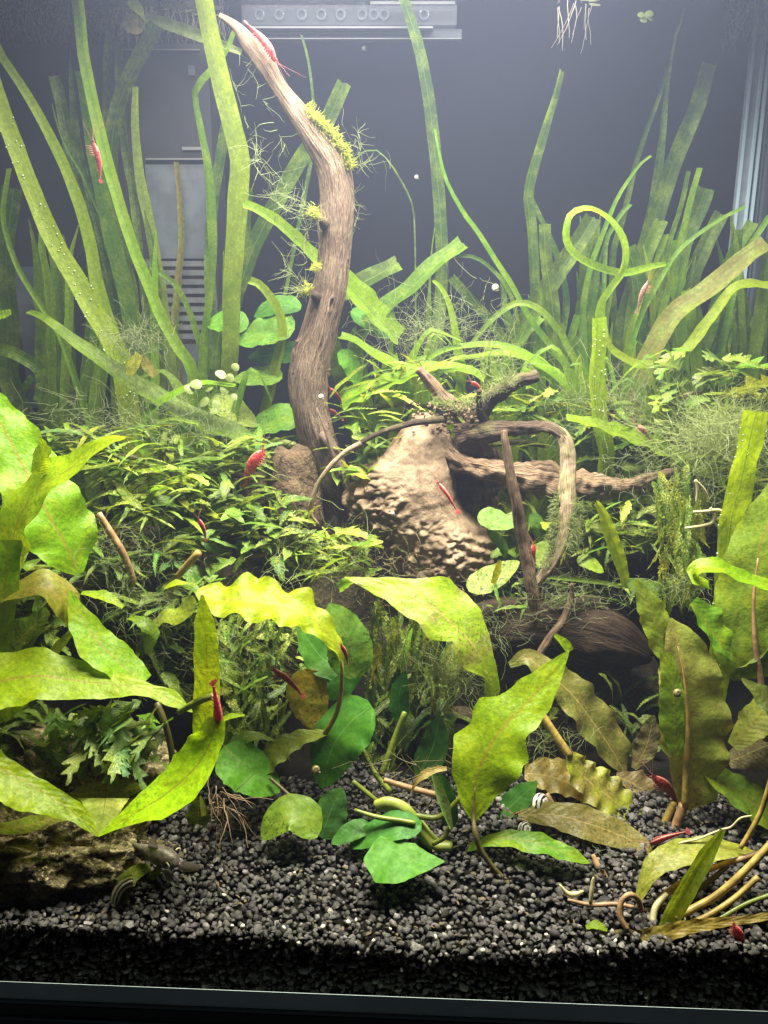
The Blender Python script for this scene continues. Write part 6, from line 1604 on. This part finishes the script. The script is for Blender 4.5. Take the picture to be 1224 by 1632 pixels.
# belly plate
v, f_, _ = sweep(catmull([fr(.07, 0, -.035), fr(.2, 0, -.055), fr(.45, 0, -.06)], 12), np.interp(np.linspace(0, 1, 12), [0, .2, .6, 1], [.02, .07, .10, .06]) * Lf, 12)
mesh_obj('belly', v, f_, M['fish_belly'], t)
for sx in (-1, 1):
    V0, F0 = ico(2)
    e = mesh_obj('eye', V0 * .05 * Lf + fr(.17, sx * .15, .09), F0, M['eye'], t)
    mesh_obj('eye_ring', (np.array(hv) * (.20 * Lf)) @ np.array(Matrix.Rotation(0.75 * sx, 3, 'Z')).T + fr(.155, sx * .172, .095), hf, M['eye_ring'], e)
def fin(name, pts):
    q = [P(*x) for x in pts]
    mesh_obj(name, q, [(0, k, k + 1) for k in range(1, len(q) - 1)], M['fin'], t)
fin('pectoral_fin', [(280, 1380, 24.5), (292, 1372, 24.3), (308, 1374, 24.1), (320, 1380, 24.0), (316, 1388, 24.0), (302, 1390, 24.1), (290, 1390, 24.3)])
fin('pectoral_fin', [(264, 1384, 24.6), (272, 1392, 24.4), (280, 1406, 24.2), (286, 1414, 24.1), (277, 1412, 24.1), (266, 1402, 24.2), (260, 1392, 24.4)])
fan = [fr(.45, 0, .18), fr(.50, 0, .42), fr(.58, 0, .40), fr(.66, 0, .30), fr(.68, 0, .12)]
mesh_obj('dorsal_fin', fan, [(0, 1, 2), (0, 2, 3), (0, 3, 4)], M['fin'], t)
fan = [fr(.98, 0, 0), fr(1.22, 0, .18), fr(1.2, 0, .05), fr(1.2, 0, -.05), fr(1.22, 0, -.16)]
mesh_obj('tail_fin', fan, [(0, 1, 2), (0, 2, 3), (0, 3, 4)], M['fin'], t)

# ================================================================== SNAILS
def snail(px, py, Y, r, label, mat, axis=(1, -.3, .2), turns=2.2, name='snail'):
    c = P(px, py, Y); R = r * ppc(c)
    t = thing(name, label, 'snail', c - np.array([0, 0, R * .7]), 'snails')
    ax_ = nrm(np.array(axis, float)); a = nrm(np.cross(ax_, [0.1, 0.2, 1])); b = np.cross(ax_, a)
    n, m = 60, 14
    C, RR = [], []
    for i in range(n):
        f = i / (n - 1)
        an = f * turns * 2 * math.pi
        g = (0.18 + 0.82 * f ** 1.4)
        C.append(c + (a * math.cos(an) + b * math.sin(an)) * R * 0.48 * g + ax_ * R * 0.55 * (1 - g) * 1.1)
        RR.append(R * 0.56 * g)
    v, f_, _ = sweep(np.array(C), np.array(RR), m)
    uv = [(j / m, i / n * 3) for i in range(n) for j in range(m)] + [(0, 0), (0, 3)]
    uv = [(q[1], q[0]) for q in uv]
    mesh_obj('shell', v, f_, M[mat], t, uv)
    v, f_, _ = sweep(catmull([c + np.array([-R * .7, -.02, -R * .62]), c + np.array([0, -.02, -R * .68]), c + np.array([R * .8, -.02, -R * .62])], 10), np.interp(np.linspace(0, 1, 10), [0, .5, 1], [.05, .3, .12]) * R, 8)
    mesh_obj('foot', v, f_, M['fish_belly'], t)
    return t
# cream shell piece with dark stripe leaning on a torn leaf
t = thing('snail', 'cream shell with black bands half hidden behind a green leaf scrap near the rock', 'snail', P(178, 1440, 23.7), 'snails')
V, uv, Fc = [], [], []
for i in range(20):
    f = i / 19
    an = math.radians(205 - 110 * f)
    for j in range(9):
        x = j / 8
        rr = (56 - 26 * x)
        p = P(214 + rr * 0.72 * math.cos(an), 1438 - rr * 0.9 * math.sin(an) + 6, 23.75 - 0.45 * math.sin(math.pi * x) )
        V.append(p); uv.append((f, x * 0.9))
for i in range(19):
    for j in range(8):
        a = i * 9 + j; Fc.append((a, a + 1, a + 10, a + 9))
sh = mesh_obj('shell', V, Fc, M['shell_stripe'], t, uv)
md = sh.modifiers.new('thickness', 'SOLIDIFY'); md.thickness = 0.0012
c = crypt('torn dark green leaf scrap lying on the gravel below the fish', (210, 1420, 23.5), None); c.name = 'leaf_scrap'; c['category'] = 'leaf'
if 'group' in c: del c['group']
leaf('blade', c, M['crypt'], [(192, 1442, 23.5), (198, 1412, 23.8), (215, 1392, 24.3), (240, 1382, 24.8)], [(0, 8, 10), (.4, 14, 14), (.8, 10, 9), (1, 6, 6)], (0.14, 0.20, 0.02), (.2, -.9, .4), 0.2, (0.1, 3), 20, 6)
leaf('blade', c, M['crypt'], [(240, 1402, 24.3), (248, 1392, 24.5), (256, 1384, 24.6)], [(0, 4, 4), (.5, 7, 7), (1, 4, 4)], (0.12, 0.18, 0.02), (.2, -.9, .4), 0.2, (0.1, 3), 10, 5)
snail(2, 1412, 24.1, 20, 'round brownish snail at the left edge on the gravel', 'shell_brown', (.3, -.9, .2))
snail(860, 1282, 27.3, 22, 'snail with black and white zigzag shell under the olive leaves', 'shell_zebra', (.8, -.5, .3))
snail(836, 1322, 26.2, 15, 'snail with white streaked dark shell behind the fresh green leaf', 'shell_zebra', (.5, -.6, .5))
snail(1093, 1466, 22.9, 11, 'tiny banded ramshorn snail among the bare stalks', 'shell_stripe', (.2, -.9, .3))
snail(504, 1226, 27, 8, 'tiny brown snail on the large dark round leaf', 'shell_brown', (.2, -.9, .3))
snail(1080, 1104, 27, 8, 'tiny grey snail on the green half of the brown leaf', 'shell_brown', (.2, -.9, .3))
snail(512, 632, 36.9, 5, 'tiny white snail on the foot of the tall branch', 'shell_white', (.2, -.9, .3))
snail(626, 818, 33.6, 4, 'tiny white snail on the knobbly side of the stump', 'shell_white', (.2, -.9, .3))
for (px, py, r, lab) in [(790, 458, 7, 'pale snail on the back glass above the arching straps'), (580, 77, 4, 'small pale snail on the back glass below the spray bar'), (664, 282, 4, 'small pale snail on the back glass right of the branch')]:
    p = P(px, py, 52.6)
    snail(px, py, BACK - 0.3 - YAW * p[0], r, lab, 'shell_white', (.1, -1, .1))

# ================================================================== SMALL DETAIL
# mulm and plant scraps on the gravel
V, Fc = [], []
for k in range(170):
    x = random.uniform(-12, 13); y = front(x) + random.uniform(0.3, 5.5)
    c = np.array([x, y, bed(x, y) + 0.16]); a_ = random.uniform(0, 6.28); L = random.uniform(0.03, 0.11); w_ = random.uniform(0.02, 0.06)
    d = np.array([math.cos(a_), math.sin(a_), random.uniform(-.2, .2)]); e = np.array([-d[1], d[0], random.uniform(-.3, .3)])
    i0 = len(V)
    for f in (-1, 0, 1): V += [c + d * L * f + e * w_ * (1 - .5 * abs(f)) + np.array([0, 0, .03 * (1 - abs(f))]), c + d * L * f - e * w_ * (1 - .5 * abs(f)) + np.array([0, 0, .03 * (1 - abs(f))])]
    Fc += [(i0, i0 + 1, i0 + 3, i0 + 2), (i0 + 2, i0 + 3, i0 + 5, i0 + 4)]
ground["_org"] = (0, 22, 0)
o = mesh_obj('debris', V, Fc, plain('brown_mulm', (0.13, 0.095, 0.04), 0.8, 0.2, 300, 0.6), ground); o["kind"] = 'stuff'
# pearling bubbles on some straps
M['bubble'] = plain('air_bubble', (0.55, 0.66, 0.45), 0.08, 0.4)
bv, bf = ico(1)
for nm in ('translucent cut strap in the right foreground with pearling bubbles', 'thick blunt strap stump standing upright behind the right roots', 'bright wide strap leaves leaning out to the far left edge'):
    root_ = next(o for o in bpy.data.objects if o.get('label') == nm)
    lf_ = [c for c in root_.children if c.name.startswith('leaf')][0]
    vs_ = [v.co for v in lf_.data.vertices]
    V, Fc = [], []
    for k in range(70):
        i = random.randrange(7 * 12, len(vs_) - 7); p = (np.array(vs_[i]) + (np.array(vs_[i - 7]) - np.array(vs_[i])) * random.random()) * 100 + np.array(root_["_org"])
        r = random.uniform(0.02, 0.045)
        Fc += [tuple(q) for q in bf + len(V)]
        V += list(bv * r + p + np.array([0, -0.05, 0.02]))
    o = mesh_obj('air_bubbles', V, Fc, M['bubble'], lf_ if False else root_); o["kind"] = 'stuff'
    o.parent = lf_
# pieces that belong to a part
for o in list(bpy.data.objects):
    par = o.parent
    if par is None or par.type != 'EMPTY': continue
    base = o.name.split('.')[0]
    tgt = {'knot': 'branch', 'bark_fibre': 'branch', 'bark_litter': 'burl', 'rostrum': 'body', 'eye': 'body', 'antenna': 'body', 'panel_edge': 'panel', 'slot_back': 'panel', 'nozzle': 'tube', 'hinge': 'body', 'lid_edge': 'body'}.get(base)
    if tgt:
        m_ = [c for c in par.children if c.name.split('.')[0] == tgt]
        if m_: o.parent = m_[0]

# ================================================================== HAZE of the water
hz = bpy.data.meshes.new('haze')
x0, x1, y0, y1, z0, z1 = -33.9, XR - 0.02, 21.86, BACK - 0.03, -0.53, WZ + 0.35
vs = [(x / 100, (y - YAW * x) / 100, z / 100) for x in (x0, x1) for y in (y0, y1) for z in (z0, z1)]
hz.from_pydata(vs, [], [(0, 1, 3, 2), (4, 6, 7, 5), (0, 4, 5, 1), (2, 3, 7, 6), (0, 2, 6, 4), (1, 5, 7, 3)])
m, nt = new_mat('water_haze')
out = N(nt, 'ShaderNodeOutputMaterial'); pv = N(nt, 'ShaderNodeVolumePrincipled')
pv.inputs['Color'].default_value = (0.56, 0.65, 1.0, 1)
pv.inputs['Density'].default_value = 0.18
pv.inputs['Anisotropy'].default_value = 0.25
nt.links.new(pv.outputs[0], out.inputs['Volume'])
hz.materials.append(m)
ho = bpy.data.objects.new('haze', hz); COL.objects.link(ho); ho["kind"] = 'stuff'; ho["label"] = 'slightly milky water filling the tank'

for o in bpy.data.objects:
    if "_org" in o: del o["_org"]
